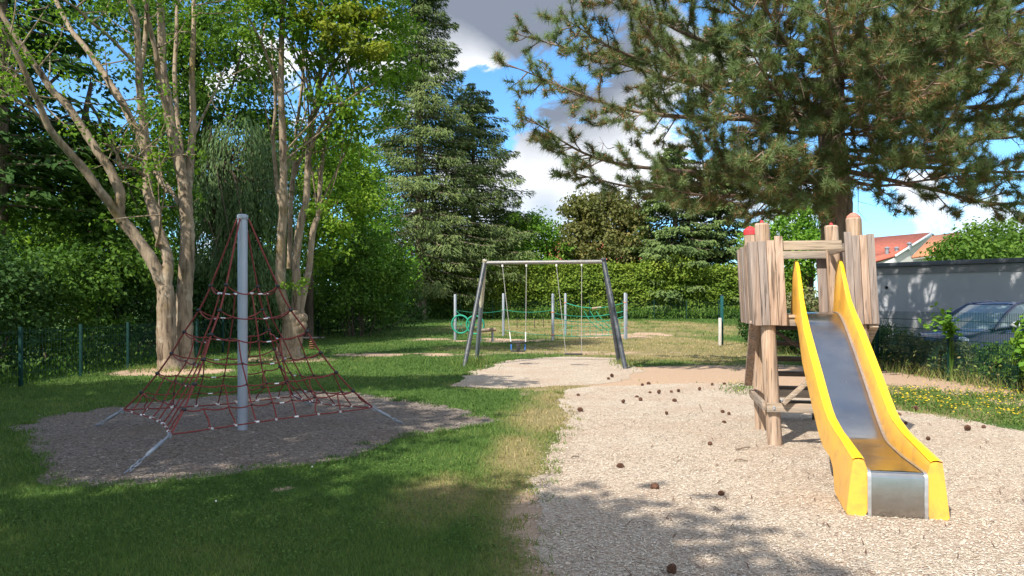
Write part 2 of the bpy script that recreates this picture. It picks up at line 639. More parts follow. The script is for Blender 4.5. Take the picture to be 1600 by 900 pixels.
# in the photograph's pixels; a row (x, 10000 + y) is a plan position out of the picture
GRAVEL = outline([(872, 905), (858, 850), (846, 800), (842, 752), (868, 700), (884, 655), (872, 624), (905, 606), (975, 603), (1060, 600), (1150, 600), (1230, 612),
                  (1310, 622), (1385, 638), (1450, 646), (1520, 657), (1600, 674), (7.9, 10007.2), (8.6, 10004), (7, 10000.5), (2.5, 9999.6), (0.2, 10002.6)], 0.16, 3)
NETPIT = outline([(5, 668), (80, 650), (180, 634), (300, 622), (450, 612), (540, 612), (600, 620), (690, 633), (758, 652), (772, 661), (715, 669), (620, 690), (560, 713), (480, 727),
                  (380, 741), (270, 753), (78, 755), (62, 722), (50, 692)], 0.16, 11)
SWINGPIT = outline([(712, 603), (735, 583), (768, 569), (812, 561), (880, 558), (955, 559), (985, 568), (1000, 582), (955, 598), (860, 604), (770, 607)], 0.22, 19)


def in_beds(x, y):
    return inside(GRAVEL, x, y) | inside(NETPIT, x, y) | inside(SWINGPIT, x, y)


def spot(x, y, cx, cy, rx, ry, hard=0.5):
    return 1 - ss(hard, 1.0, np.sqrt(((x - cx) / rx) ** 2 + ((y - cy) / ry) ** 2))


def dry_at(x, y):
    """how dry the grass is, 0 lush to 1 straw"""
    n = fbm(x * 0.9, y * 0.6, 5, 5)
    n2 = fbm(x * 3.1, y * 2.3, 9, 4)
    d = 0.16 + 0 * x
    d = np.maximum(d, 0.85 * spot(x, y, *gp(860, 640), 1.2, 3.5, 0.3))
    d = np.maximum(d, 0.75 * spot(x, y, 0.3, 14.6, 2.2, 1.6, 0.4))
    d = np.maximum(d, 0.72 * spot(x, y, *gp(690, 775), 0.9, 1.4, 0.1))
    d = np.maximum(d, 0.5 * spot(x, y, *gp(830, 700), 0.9, 2.0, 0.2))
    d = np.maximum(d, 0.92 * spot(x, y, 5.5, 29, 5.8, 12, 0.5))
    d = np.maximum(d, 0.70 * spot(x, y, 3, 27, 9, 5, 0.3))
    d = np.maximum(d, 0.75 * spot(x, y, 0.1, 6.5, 0.7, 4.5, 0.1))
    d = np.maximum(d, 0.9 * spot(x, y, 8, 12.5, 3.5, 4.0, 0.5))
    d = np.maximum(d, 0.72 * spot(x, y, 5, 45, 13, 14, 0.5))
    return np.clip(d + (n - 0.5) * 1.1 * (0.35 + d) + (n2 - 0.5) * 0.5 * (0.2 + d), 0, 1)


def earth_at(x, y):
    """bare reddish earth"""
    n = fbm(x * 1.3, y * 0.9, 31, 5)
    e = 1.0 * spot(x, y, 3.9, 16.2, 3.6, 3.2, 0.7)
    e = np.maximum(e, 0.75 * spot(x, y, 6.0, 17.5, 3.4, 3.2, 0.4))
    e = np.maximum(e, 0.55 * spot(x, y, 2.5, 24.5, 5.5, 1.8, 0.1))
    e = np.maximum(e, 0.52 * spot(x, y, -1.0, 33, 6, 3.2, 0.2))
    e = np.maximum(e, 0.60 * spot(x, y, 5.5, 37, 5, 4, 0.2))
    e = np.maximum(e, 0.8 * spot(x, y, -8.2, 17.6, 1.9, 1.5, 0.3))
    e = np.maximum(e, 0.8 * spot(x, y, -6.5, 21.5, 2.2, 1.6, 0.3))
    e = np.maximum(e, 0.48 * spot(x, y, -3.5, 23.5, 4.5, 1.5, 0.1))
    e = np.maximum(e, 0.85 * spot(x, y, 8.8, 14.2, 1.6, 5.0, 0.4))
    e = np.maximum(e, 0.85 * spot(x, y, *gp(445, 765), 0.2, 0.25, 0.2))
    e = np.maximum(e, 0.6 * spot(x, y, *gp(860, 615), 0.9, 1.2, 0.2))
    e = np.maximum(e, 0.62 * spot(x, y, 0.22, 5.6, 0.45, 3.4, 0.1))
    return np.clip(e * 1.2 + (n - 0.5) * 1.7 * np.clip(e * 3, 0, 1), 0, 1)


def build_ground():
    xs = np.concatenate([[-900, -400, -200, -100, -60, -40, -25], np.arange(-16, 14.01, 0.2), [18, 25, 40, 60, 100, 200, 400, 900]])
    ys = np.concatenate([[-300, -60, -20, -5, 0], np.arange(2, 30, 0.2), np.arange(30, 64, 0.6), [70, 80, 100, 150, 250, 500, 1000, 2000]])
    X, Y = np.meshgrid(xs, ys, indexing='ij')
    Z = hgt(X, Y)
    b = MB().grid(np.stack([X, Y, Z], -1))
    m, nb, p, nt = new_mat('lawn_soil')
    a1 = nb.n('ShaderNodeAttribute', attribute_name='dry').outputs['Fac']
    a2 = nb.n('ShaderNodeAttribute', attribute_name='earth').outputs['Fac']
    obj = nb.n('ShaderNodeTexCoord').outputs['Object']
    n1 = nb.noise(obj, 22, 6, 0.7)
    n2 = nb.noise(obj, 3.0, 5, 0.65)
    green = nb.ramp(n1, [(0.3, (0.030, 0.060, 0.014)), (0.7, (0.080, 0.140, 0.030))])
    straw = nb.ramp(n1, [(0.3, (0.11, 0.10, 0.040)), (0.7, (0.30, 0.25, 0.12))])
    soil = nb.ramp(nb.noise(obj, 40, 5, 0.7), [(0.3, (0.28, 0.185, 0.125)), (0.7, (0.52, 0.385, 0.275))])
    f1 = nb.ramp(nb.math('ADD', a1, nb.math('MULTIPLY', nb.math('SUBTRACT', n2, 0.5), 0.5)), [(0.25, 0.0), (0.75, 1.0)])
    f2 = nb.ramp(nb.math('ADD', a2, nb.math('MULTIPLY', nb.math('SUBTRACT', n1, 0.5), 0.7)), [(0.35, 0.0), (0.65, 1.0)])
    c = nb.mix(f2, nb.mix(f1, green, straw), soil)
    nb.put(p.inputs['Base Color'], c)
    p.inputs['Roughness'].default_value = 0.95
    p.inputs['Specular IOR Level'].default_value = 0.1
    bump(nb, p, n1, 0.7, 0.03)
    o = b.build('lawn', m, smooth=180)
    for nm, fn in (('dry', dry_at), ('earth', earth_at)):
        at_ = o.data.attributes.new(nm, 'FLOAT', 'POINT')
        at_.data.foreach_set('value', fn(X, Y).astype(np.float32).ravel())
    tag(o, kind='structure')


def chip_mat(name, warm):
    m, b, p, nt = new_mat(name)
    obj = b.n('ShaderNodeTexCoord').outputs['Object']
    v1 = b.n('ShaderNodeTexVoronoi', feature='F1')
    mp = b.mapping(obj, (44, 70, 50), rot=(0, 0, 0.5))
    nt.links.new(mp, v1.inputs['Vector'])
    v1.inputs['Scale'].default_value = 1.0
    rnd = b.n('ShaderNodeSeparateColor')
    nt.links.new(v1.outputs['Color'], rnd.inputs[0])
    fine = b.noise(obj, 70, 5, 0.7)
    big = b.noise(obj, 0.9, 5, 0.65)
    f = b.math('ADD', b.math('MULTIPLY', rnd.outputs[0], 0.55), b.math('MULTIPLY', fine, 0.5))
    if warm:
        stops = [(0.22, (0.27, 0.21, 0.155)), (0.42, (0.415, 0.34, 0.265)), (0.66, (0.555, 0.475, 0.385)), (0.9, (0.66, 0.585, 0.49))]
    else:
        stops = [(0.22, (0.085, 0.07, 0.060)), (0.45, (0.175, 0.147, 0.125)), (0.68, (0.255, 0.22, 0.19)), (0.9, (0.35, 0.305, 0.265))]
    c = b.ramp(f, stops)
    c = b.mix(b.math('MULTIPLY', b.ramp(big, [(0.42, 0.0), (0.66, 1.0)]), 0.6), c, (0.40, 0.285, 0.205) if warm else (0.2, 0.15, 0.11), 'MIX')
    b.put(p.inputs['Base Color'], c)
    p.inputs['Roughness'].default_value = 0.9
    p.inputs['Specular IOR Level'].default_value = 0.2
    h = b.math('ADD', b.math('MULTIPLY', v1.outputs['Distance'], -0.6), fine)
    bump(b, p, h, 0.9, 0.02)
    return m


def sheet(name, poly, mat, z):
    tris = tessellate_polygon([[Vector((x, y, 0)) for x, y in poly]])
    V = np.column_stack([poly, hgt(poly[:, 0], poly[:, 1]) + z])
    T = np.array(tris)
    a, bb, c = V[T[:, 0]], V[T[:, 1]], V[T[:, 2]]
    flip = np.cross(bb - a, c - a)[:, 2] < 0
    T[flip] = T[flip][:, ::-1]
    o = MB().add(V, T).build(name, mat)
    return tag(o, kind='structure')


def loose_chips(name, mat, pts, rng, size):
    """loose chips lying over the bed, each a small bent splinter"""
    n = len(pts)
    a = rng.uniform(0, 2 * math.pi, n)
    D = np.stack([np.cos(a), np.sin(a), rng.normal(0, 0.12, n)], 1)
    N = norm(np.stack([rng.normal(0, .22, n), rng.normal(0, .22, n), np.ones(n)], 1))
    L = rng.uniform(0.6, 1.5, n) * size
    W = L * rng.uniform(0.28, 0.6, n)
    P = np.column_stack([pts, hgt(pts[:, 0], pts[:, 1]) + rng.uniform(0.006, 0.011, n)])
    D = norm(D)
    S = norm(np.cross(N, D))
    Nn = np.cross(D, S)
    t = np.clip(rng.beta(2.2, 1.8, n), 0, 1)
    L, W = L[:, None], W[:, None]
    th = W * 0.22
    A = P - D * L / 2 - S * W * .4
    B = P - D * L / 2 + S * W * .4
    C = P + D * L / 2 + S * W * .3
    E = P + D * L / 2 - S * W * .3
    V = np.stack([A, B, C, E, A + Nn * th, B + Nn * th, C + Nn * th, E + Nn * th], 1).reshape(-1, 3)
    k = np.arange(n)[:, None] * 8
    q = np.concatenate([k + np.array([4, 5, 6, 7]), k + np.array([0, 4, 7, 3]), k + np.array([1, 2, 6, 5]), k + np.array([0, 1, 5, 4]), k + np.array([2, 3, 7, 6])])
    o = MB().add(V, q, np.tile(t, 5)).build(name, mat)
    return tag(o, kind='stuff')


def loose_mat(name, warm):
    m, b, p, nt = new_mat(name)
    t = tint_of(b)
    if warm:
        st = [(0.0, (0.22, 0.165, 0.12)), (0.28, (0.40, 0.325, 0.25)), (0.62, (0.555, 0.475, 0.385)), (1.0, (0.70, 0.625, 0.53))]
    else:
        st = [(0.0, (0.07, 0.055, 0.046)), (0.35, (0.16, 0.132, 0.112)), (0.7, (0.255, 0.218, 0.188)), (1.0, (0.38, 0.335, 0.295))]
    c = b.ramp(t, st)
    b.put(p.inputs['Base Color'], b.mix(0.35, c, b.ramp(b.noise(b.n('ShaderNodeTexCoord').outputs['Object'], 160, 2), [(0.3, 0.2), (0.7, 0.8)]), 'OVERLAY'))
    p.inputs['Roughness'].default_value = 0.9
    p.inputs['Specular IOR Level'].default_value = 0.15
    return m


def scatter(rng, x0, x1, y0, y1, dens, keep):
    n = int((x1 - x0) * (y1 - y0) * dens)
    x, y = rng.uniform(x0, x1, n), rng.uniform(y0, y1, n)
    k = keep(x, y)
    return np.stack([x[k], y[k]], 1)


def in_view(x, y, m=0.6):
    return np.abs(x) < 0.72 * y + m


def build_beds():
    warm, cool = chip_mat('pale_wood_chips', True), chip_mat('grey_wood_chips', False)
    sheet('gravel_bed', GRAVEL, warm, 0.004)
    sheet('gravel_bed', SWINGPIT, warm, 0.004)
    sheet('bark_bed', NETPIT, cool, 0.004)
    rng = np.random.default_rng(21)
    lw, lc = loose_mat('loose_pale_chip', True), loose_mat('loose_grey_chip', False)
    ring = np.vstack([GRAVEL])

    def soft(poly, pw):
        return lambda x, y: in_view(x, y) & inside(poly, x + rng.normal(0, pw, len(x)), y + rng.normal(0, pw, len(x)))
    P = [scatter(rng, -0.5, 7, 3.2, 5.5, 3600, soft(GRAVEL, 0.06)), scatter(rng, -0.5, 8, 5.5, 8, 2300, soft(GRAVEL, 0.07)),
         scatter(rng, -0.5, 9, 8, 11, 1000, soft(GRAVEL, 0.08)), scatter(rng, -0.5, 9, 11, 15.5, 250, soft(GRAVEL, 0.1)),
         scatter(rng, -2, 4, 13.5, 23, 130, soft(SWINGPIT, 0.15)), scatter(rng, -1.0, 7, 13.2, 19, 70, lambda x, y: in_view(x, y) & (rng.random(len(x)) < spot(x, y, 3.2, 15.0, 4.2, 3.0, .2)))]
    loose_chips('wood_chips', lw, np.vstack(P), rng, 0.0155)
    # pine needles and scraps of bark dropped on the bed
    Q = scatter(rng, 0.2, 8, 3.4, 14, 26, soft(GRAVEL, 0.02))
    n = len(Q)
    a = rng.uniform(0, 6.28, n)
    L = rng.uniform(.025, .07, n)[:, None]
    D = np.stack([np.cos(a), np.sin(a), rng.normal(0, .08, n)], 1)
    S = np.stack([-np.sin(a), np.cos(a), 0 * a], 1) * rng.uniform(.0015, .006, n)[:, None]
    P0 = np.column_stack([Q, np.full(n, .022)])
    nb = MB().add(np.stack([P0 - D * L - S, P0 + D * L - S * .4, P0 + D * L + S * .4, P0 - D * L + S], 1).reshape(-1, 3), np.arange(n * 4).reshape(-1, 4), rng.random(n))
    tag(nb.build('bark_scraps', M['cone']), kind='stuff')
    P = [scatter(rng, -8, 0, 6, 9, 900, soft(NETPIT, 0.06)), scatter(rng, -8, 0, 9, 14, 450, soft(NETPIT, 0.08))]
    loose_chips('wood_chips', lc, np.vstack(P), rng, 0.025)


def blades(P, rng, h, wd, tint):
    n = len(P)
    a = rng.uniform(0, 2 * math.pi, n)
    S = np.stack([np.cos(a), np.sin(a), np.zeros(n)], 1)
    lean = rng.normal(0, 0.45, (n, 2))
    h = np.broadcast_to(h, (n,)) * rng.uniform(0.5, 1.35, n)
    wd = np.broadcast_to(wd, (n,))
    B = np.column_stack([P, hgt(P[:, 0], P[:, 1]) - 0.004])
    top = B + np.column_stack([lean * h[:, None], h])
    return B - S * wd[:, None] / 2, B + S * wd[:, None] / 2, top, tint


def grass_mat():
    m, b, p, nt = new_mat('grass_blade')
    t = tint_of(b)
    obj = b.n('ShaderNodeTexCoord').outputs['Object']
    n2 = b.noise(obj, 1.6, 4, 0.6)
    f = b.math('ADD', t, b.math('MULTIPLY', b.math('SUBTRACT', n2, 0.5), 0.22), clamp=True)
    c = b.ramp(f, [(0.0, (0.045, 0.100, 0.022)), (0.30, (0.100, 0.185, 0.038)), (0.52, (0.185, 0.240, 0.062)), (0.74, (0.29, 0.26, 0.10)), (1.0, (0.46, 0.36, 0.19))])
    b.put(p.inputs['Base Color'], c)
    p.inputs['Roughness'].default_value = 0.6
    p.inputs['Specular IOR Level'].default_value = 0.15
    tr = b.n('ShaderNodeBsdfTranslucent')
    b.put(tr.inputs[0], c)
    mx = b.n('ShaderNodeMixShader')
    mx.inputs[0].default_value = 0.3
    nt.links.new(p.outputs[0], mx.inputs[1])
    nt.links.new(tr.outputs[0], mx.inputs[2])
    nt.links.new(mx.outputs[0], nt.nodes['Material Output'].inputs[0])
    return m


def build_grass():
    rng = np.random.default_rng(5)
    M['grass'] = grass_mat()

    def keep(x, y):
        j = 0.05
        bed = in_beds(x + rng.normal(0, j, len(x)), y + rng.normal(0, j, len(x)))
        e = earth_at(x, y)
        d = dry_at(x, y)
        return in_view(x, y) & ~bed & (rng.random(len(x)) > e * 1.15) & (rng.random(len(x)) > (d - 0.35) * 0.8)
    b = MB()
    for (x0, x1, y0, y1, dens, h, wd) in [(-4.6, 1.3, 3.5, 5.2, 6500, 0.040, 0.0055), (-5.6, 1.4, 5.2, 7.2, 3600, 0.042, 0.0075), (-8, 2, 7.2, 10, 1500, 0.045, 0.010),
                                          (-10, 2, 10, 15, 620, 0.048, 0.015), (-13, 9, 15, 22, 260, 0.055, 0.022), (-14, 12, 22, 34, 90, 0.06, 0.035), (-16, 19, 34, 59, 26, 0.08, 0.06)]:
        P = scatter(rng, x0, x1, y0, y1, dens, keep)
        d = dry_at(P[:, 0], P[:, 1])
        t = np.clip(d * 0.85 + rng.normal(0.10, 0.10, len(P)), 0, 1)
        b.tris(*blades(P, rng, h, wd, t))
    # low clover leaves between the blades
    P = scatter(rng, -5.5, 1.3, 3.5, 8, 900, lambda x, y: keep(x, y) & (fbm(x * 1.4, y * 1.4, 77, 4) > 0.47))
    n = len(P)
    a = rng.uniform(0, 6.28, n)
    b.quads(np.column_stack([P, rng.uniform(0.012, 0.036, n)]), np.stack([np.cos(a), np.sin(a), rng.normal(0, .25, n)], 1),
            np.stack([rng.normal(0, .35, n), rng.normal(0, .35, n), np.ones(n)], 1), 0.020, 0.017, np.clip(rng.normal(0.22, 0.09, n), 0, 1))
    # tufts straying over the edges of the beds
    for poly, seed in ((GRAVEL, 1), (NETPIT, 2), (SWINGPIT, 3)):
        i = rng.integers(0, len(poly), 260)
        for k in i:
            x, y = poly[k] + rng.normal(0, 0.10, 2)
            if (y > 12 and x > 0.9 and poly is not NETPIT) or (poly is SWINGPIT and y < 16.5) or abs(x) > 0.75 * y + 0.5 or y < 3 or (poly is GRAVEL and x > 3.5 and y < 9):
                continue
            m = rng.integers(8, 40)
            q = np.array((x, y)) + rng.normal(0, 0.05, (m, 2))
            d = dry_at(q[:, 0], q[:, 1])
            b.tris(*blades(q, rng, 0.05, 0.006 + 0.0009 * y, np.clip(d * 0.7 + rng.normal(0.12, 0.1, m), 0, 1)))
    tag(b.build('grass', M['grass']), kind='stuff')
    # small white clover heads and daisies in the shaded lawn
    b = MB()
    P = scatter(rng, -6, 0, 4, 9, 0.25, lambda x, y: in_view(x, y) & ~in_beds(x, y))
    for x, y in P:
        b.ball((x, y, 0.045), 0.009, 6, 4, tint=rng.random())
    tag(b.build('clover_flowers', M['white_plastic']), kind='stuff')
    # weeds with yellow flowers between the chips and the fence
    b, fl = MB(), MB()
    band = [gp(1300, 614), gp(1385, 606), gp(1480, 612), (9.0, 12.6), (9.1, 9.0), gp(1600, 672), gp(1520, 656), gp(1450, 645), gp(1385, 638), gp(1340, 630)]
    side = [gp(1150, 600), gp(1130, 606), gp(1145, 618), gp(1185, 618), gp(1190, 606)]
    for poly, dens, fd in ((band, 420, 34), (side, 220, 14)):
        poly = np.array(poly)

        def kw(x, y):
            return inside(poly, x + rng.normal(0, .12, len(x)), y + rng.normal(0, .12, len(x))) & (rng.random(len(x)) < np.clip((fbm(x * 1.9, y * 1.9, 3, 4) - 0.30) * 4.0, 0.05, 1))
        P = scatter(rng, 3, 10, 8, 16, dens, kw)
        n = len(P)
        b.tris(*blades(P, rng, 0.10, 0.016, np.clip(rng.normal(0.34, 0.14, n), 0, 1)))
        a = rng.uniform(0, 6.28, n)
        b.quads(np.column_stack([P, rng.uniform(0.02, 0.11, n)]), np.stack([np.cos(a), np.sin(a), rng.normal(0, .4, n)], 1),
                np.stack([rng.normal(0, .5, n), rng.normal(0, .5, n), np.ones(n)], 1), 0.05, 0.022, np.clip(rng.normal(0.28, 0.12, n), 0, 1))
        Q = scatter(rng, 3, 10, 8, 16, fd * 2.2, lambda x, y: kw(x, y) & (fbm(x * 2.3, y * 2.3, 8, 3) > 0.42))
        m = len(Q)
        z = rng.uniform(0.09, 0.19, m)
        for k in range(3):
            fl.quads(np.column_stack([Q, z]), np.stack([np.cos(np.full(m, k * 1.05)), np.sin(np.full(m, k * 1.05)), np.zeros(m)], 1),
                     np.stack([rng.normal(0, .3, m), rng.normal(-0.3, .3, m), np.ones(m)], 1), 0.032, 0.022, rng.random(m), curl=0.05)
        A, B, C, t = blades(Q, rng, 0.1, 0.006, np.full(m, 0.3))
        C = np.column_stack([Q, z])
        b.tris(A, B, C, t)
    tag(b.build('weeds', M['grass']), kind='stuff')
    tag(fl.build('yellow_flowers', plain('yellow_petal', (0.75, 0.55, 0.015), 0.6)), kind='stuff')


build_ground()
build_beds()
build_grass()

# ------------------------------------------------------------------ trees and shrubs
M['lime'] = leaf_mat('maple_leaf', (0.046, 0.104, 0.015), (0.125, 0.235, 0.026), (0.25, 0.35, 0.043), 0.38)
M['yellowleaf'] = leaf_mat('yellowing_leaf', (0.10, 0.15, 0.020), (0.20, 0.24, 0.030), (0.34, 0.33, 0.047), 0.38)
M['bright'] = leaf_mat('bright_leaf', (0.049, 0.124, 0.016), (0.115, 0.250, 0.030), (0.203, 0.338, 0.046), 0.36)
M['mid'] = leaf_mat('mid_green_leaf', (0.032, 0.078, 0.015), (0.082, 0.165, 0.026), (0.155, 0.250, 0.042), 0.32)
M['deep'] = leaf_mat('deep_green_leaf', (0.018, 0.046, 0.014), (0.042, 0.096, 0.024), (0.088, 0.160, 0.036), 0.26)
M['chestnut'] = leaf_mat('browning_leaf', (0.070, 0.085, 0.028), (0.150, 0.160, 0.052), (0.27, 0.22, 0.085), 0.28)
M['hedge'] = leaf_mat('hornbeam_leaf', (0.055, 0.115, 0.018), (0.155, 0.240, 0.034), (0.29, 0.345, 0.056), 0.30)
M['weeping'] = leaf_mat('weeping_spray', (0.032, 0.068, 0.028), (0.085, 0.145, 0.056), (0.17, 0.24, 0.095), 0.2)
M['spruce'] = leaf_mat('spruce_spray', (0.038, 0.070, 0.022), (0.110, 0.158, 0.052), (0.215, 0.26, 0.095), 0.15)
M['olive'] = leaf_mat('conifer_spray', (0.045, 0.088, 0.030), (0.110, 0.170, 0.056), (0.20, 0.26, 0.090), 0.15)
M['needle'] = leaf_mat('pine_needle', (0.30, 0.17, 0.09), (0.125, 0.185, 0.072), (0.27, 0.35, 0.165), 0.28, 0.5, 0.18)
M['straw'] = leaf_mat('dry_undergrowth', (0.101, 0.108, 0.041), (0.16, 0.196, 0.088), (0.30, 0.24, 0.13), 0.25)
M['bark_maple'] = bark('smooth_maple_bark', (0.070, 0.051, 0.037), (0.34, 0.265, 0.19), (0.17, 0.125, 0.035), 5, 0.3, (0.36, 0.31, 0.24))
M['bark_dark'] = bark('dark_bark', (0.045, 0.034, 0.026), (0.13, 0.10, 0.075), None, 6, 0.3)
M['bark_pine'] = bark('pine_bark', (0.065, 0.045, 0.036), (0.26, 0.185, 0.145), None, 4, 0.45, (0.34, 0.26, 0.21), 1.0)
M['bark_spruce'] = bark('spruce_bark', (0.10, 0.075, 0.058), (0.27, 0.215, 0.17), None, 6, 0.35)


def rdir(rng, n):
    return norm(rng.normal(0, 1, (n, 3)))


def clumps_in(rng, lobes, size, fill=0.6):
    """clump centres spread over (and through) ellipsoid lobes (centre, (rx, ry, rz))"""
    out = []
    for c, r in lobes:
        r = np.asarray(r, float)
        area = 4 * math.pi * ((r[0] * r[1]) ** 1.6 / 3 + (r[0] * r[2]) ** 1.6 / 3 + (r[1] * r[2]) ** 1.6 / 3) ** (1 / 1.6)
        n = max(4, int(area / (size * size) * fill))
        d = rdir(rng, n)
        rad = rng.beta(4, 1.3, n)
        out.append(np.asarray(c) + d * r * rad[:, None] * (1 + rng.normal(0, 0.07, n))[:, None])
    return np.vstack(out)


def leaf_clumps(b, rng, C, size, per, L, W, tmean=0.5, tsd=0.2, flat=0.7, droop=0.0, up=0.6):
    n = len(C)
    m = n * per
    idx = np.repeat(np.arange(n), per)
    rs = size * rng.uniform(0.55, 1.25, n)
    d = rdir(rng, m)
    rad = rng.beta(3, 1.2, m)
    P = C[idx] + d * (rs[idx] * rad)[:, None] * np.array((1, 1, flat))
    N = norm(d * 0.7 + np.array((0, 0, up)) + rng.normal(0, 0.45, (m, 3)))
    D = rng.normal(0, 1, (m, 3)) + d * 0.6
    D = D - N * (D * N).sum(1, keepdims=True)
    D = norm(D) + np.array((0, 0, -droop))
    ct = rng.normal(0, 0.10, n)
    t = np.clip(rng.normal(tmean, tsd, m) + ct[idx], 0, 1)
    sz = rng.uniform(0.65, 1.3, m)
    b.quads(P, D, N, L * sz, W * sz, t)


def limbs_to(b, rng, start, targets, r0, r1=0.012, sides=5, sag=0.15):
    for tg in targets:
        s = np.asarray(start) if np.ndim(start) == 1 else start[rng.integers(len(start))]
        mid = s * 0.5 + tg * 0.5 + rng.normal(0, 0.06, 3) * np.linalg.norm(tg - s) + np.array((0, 0, sag * np.linalg.norm(tg - s)))
        b.tube(spline([s, mid, tg], 5), np.linspace(r0 * rng.uniform(.6, 1), r1, 11), sides, cap=False)


def broadleaf(name, label, cat, base, top, r0, lobes, leaf, L=0.16, clump=0.7, per=60, fill=0.6, trunk_mat=None, group=None, tmean=0.5, seed=1, nl=22, droop=0.25, W=None, lean=None):
    """a tree: tapered trunk with limbs reaching into a crown of leaf clumps"""
    rng = np.random.default_rng(seed)
    base = np.array((base[0], base[1], float(hgt(base[0], base[1]))))
    t = thing(name, label, cat, base, group=group)
    tb = MB()
    top = np.asarray(top, float)
    k = 7
    pts = np.linspace(0, 1, k)[:, None] * (top - base) + base
    pts[1:-1] += rng.normal(0, 0.05, (k - 2, 3)) * np.linalg.norm(top - base) * 0.25 * np.array((1, 1, 0))
    pts[0, 2] -= 0.1
    rr = r0 * np.array([1.35, 1.0, 0.88, 0.76, 0.62, 0.45, 0.22])
    path = spline(pts, 5)
    tb.tube(path, np.interp(np.linspace(0, 1, len(path)), np.linspace(0, 1, k), rr), 10)
    C = clumps_in(rng, lobes, clump, fill)
    C = C[C[:, 2] > hgt(C[:, 0], C[:, 1]) + 0.15]
    sel = C[rng.permutation(len(C))[:nl]]
    limbs_to(tb, rng, path[len(path) // 3:-2], sel, r0 * 0.32)
    tb.build('trunk', trunk_mat or M['bark_dark'], t, smooth=60)
    cb = MB()
    leaf_clumps(cb, rng, C, clump, per, L, W or L * 0.62, tmean=tmean, droop=droop)
    cb.build('crown', leaf, t)
    return t


def lobe(px, py, Y, rx, rz, ry=None):
    """ellipsoid lobe around the point seen at (px, py), radii in pixels of the photograph at that distance"""
    k = Y / F
    return (at(px, py, Y), (rx * k, (ry if ry else rx * k), rz * k))


def stem(b, pix, Y0, dY, w0, w1, sides=10, rng=None, n=6):
    """a limb traced through pixels; it comes nearer or goes farther by dY over its length; widths in pixels"""
    k = len(pix)
    P = np.array([at(x, y, Y0 + dY * i / (k - 1)) for i, (x, y) in enumerate(pix)])
    path = spline(P, n)
    w_ = np.linspace(w0, w1, len(path)) * Y0 / F / 2
    if rng is not None:
        w_ = w_ * (1 + rng.normal(0, 0.025, len(w_)))
        jit = 1 + rng.normal(0, 0.03, (len(path), sides))
    else:
        jit = None
    b.tube(path, w_, sides, jit=jit)
    return path


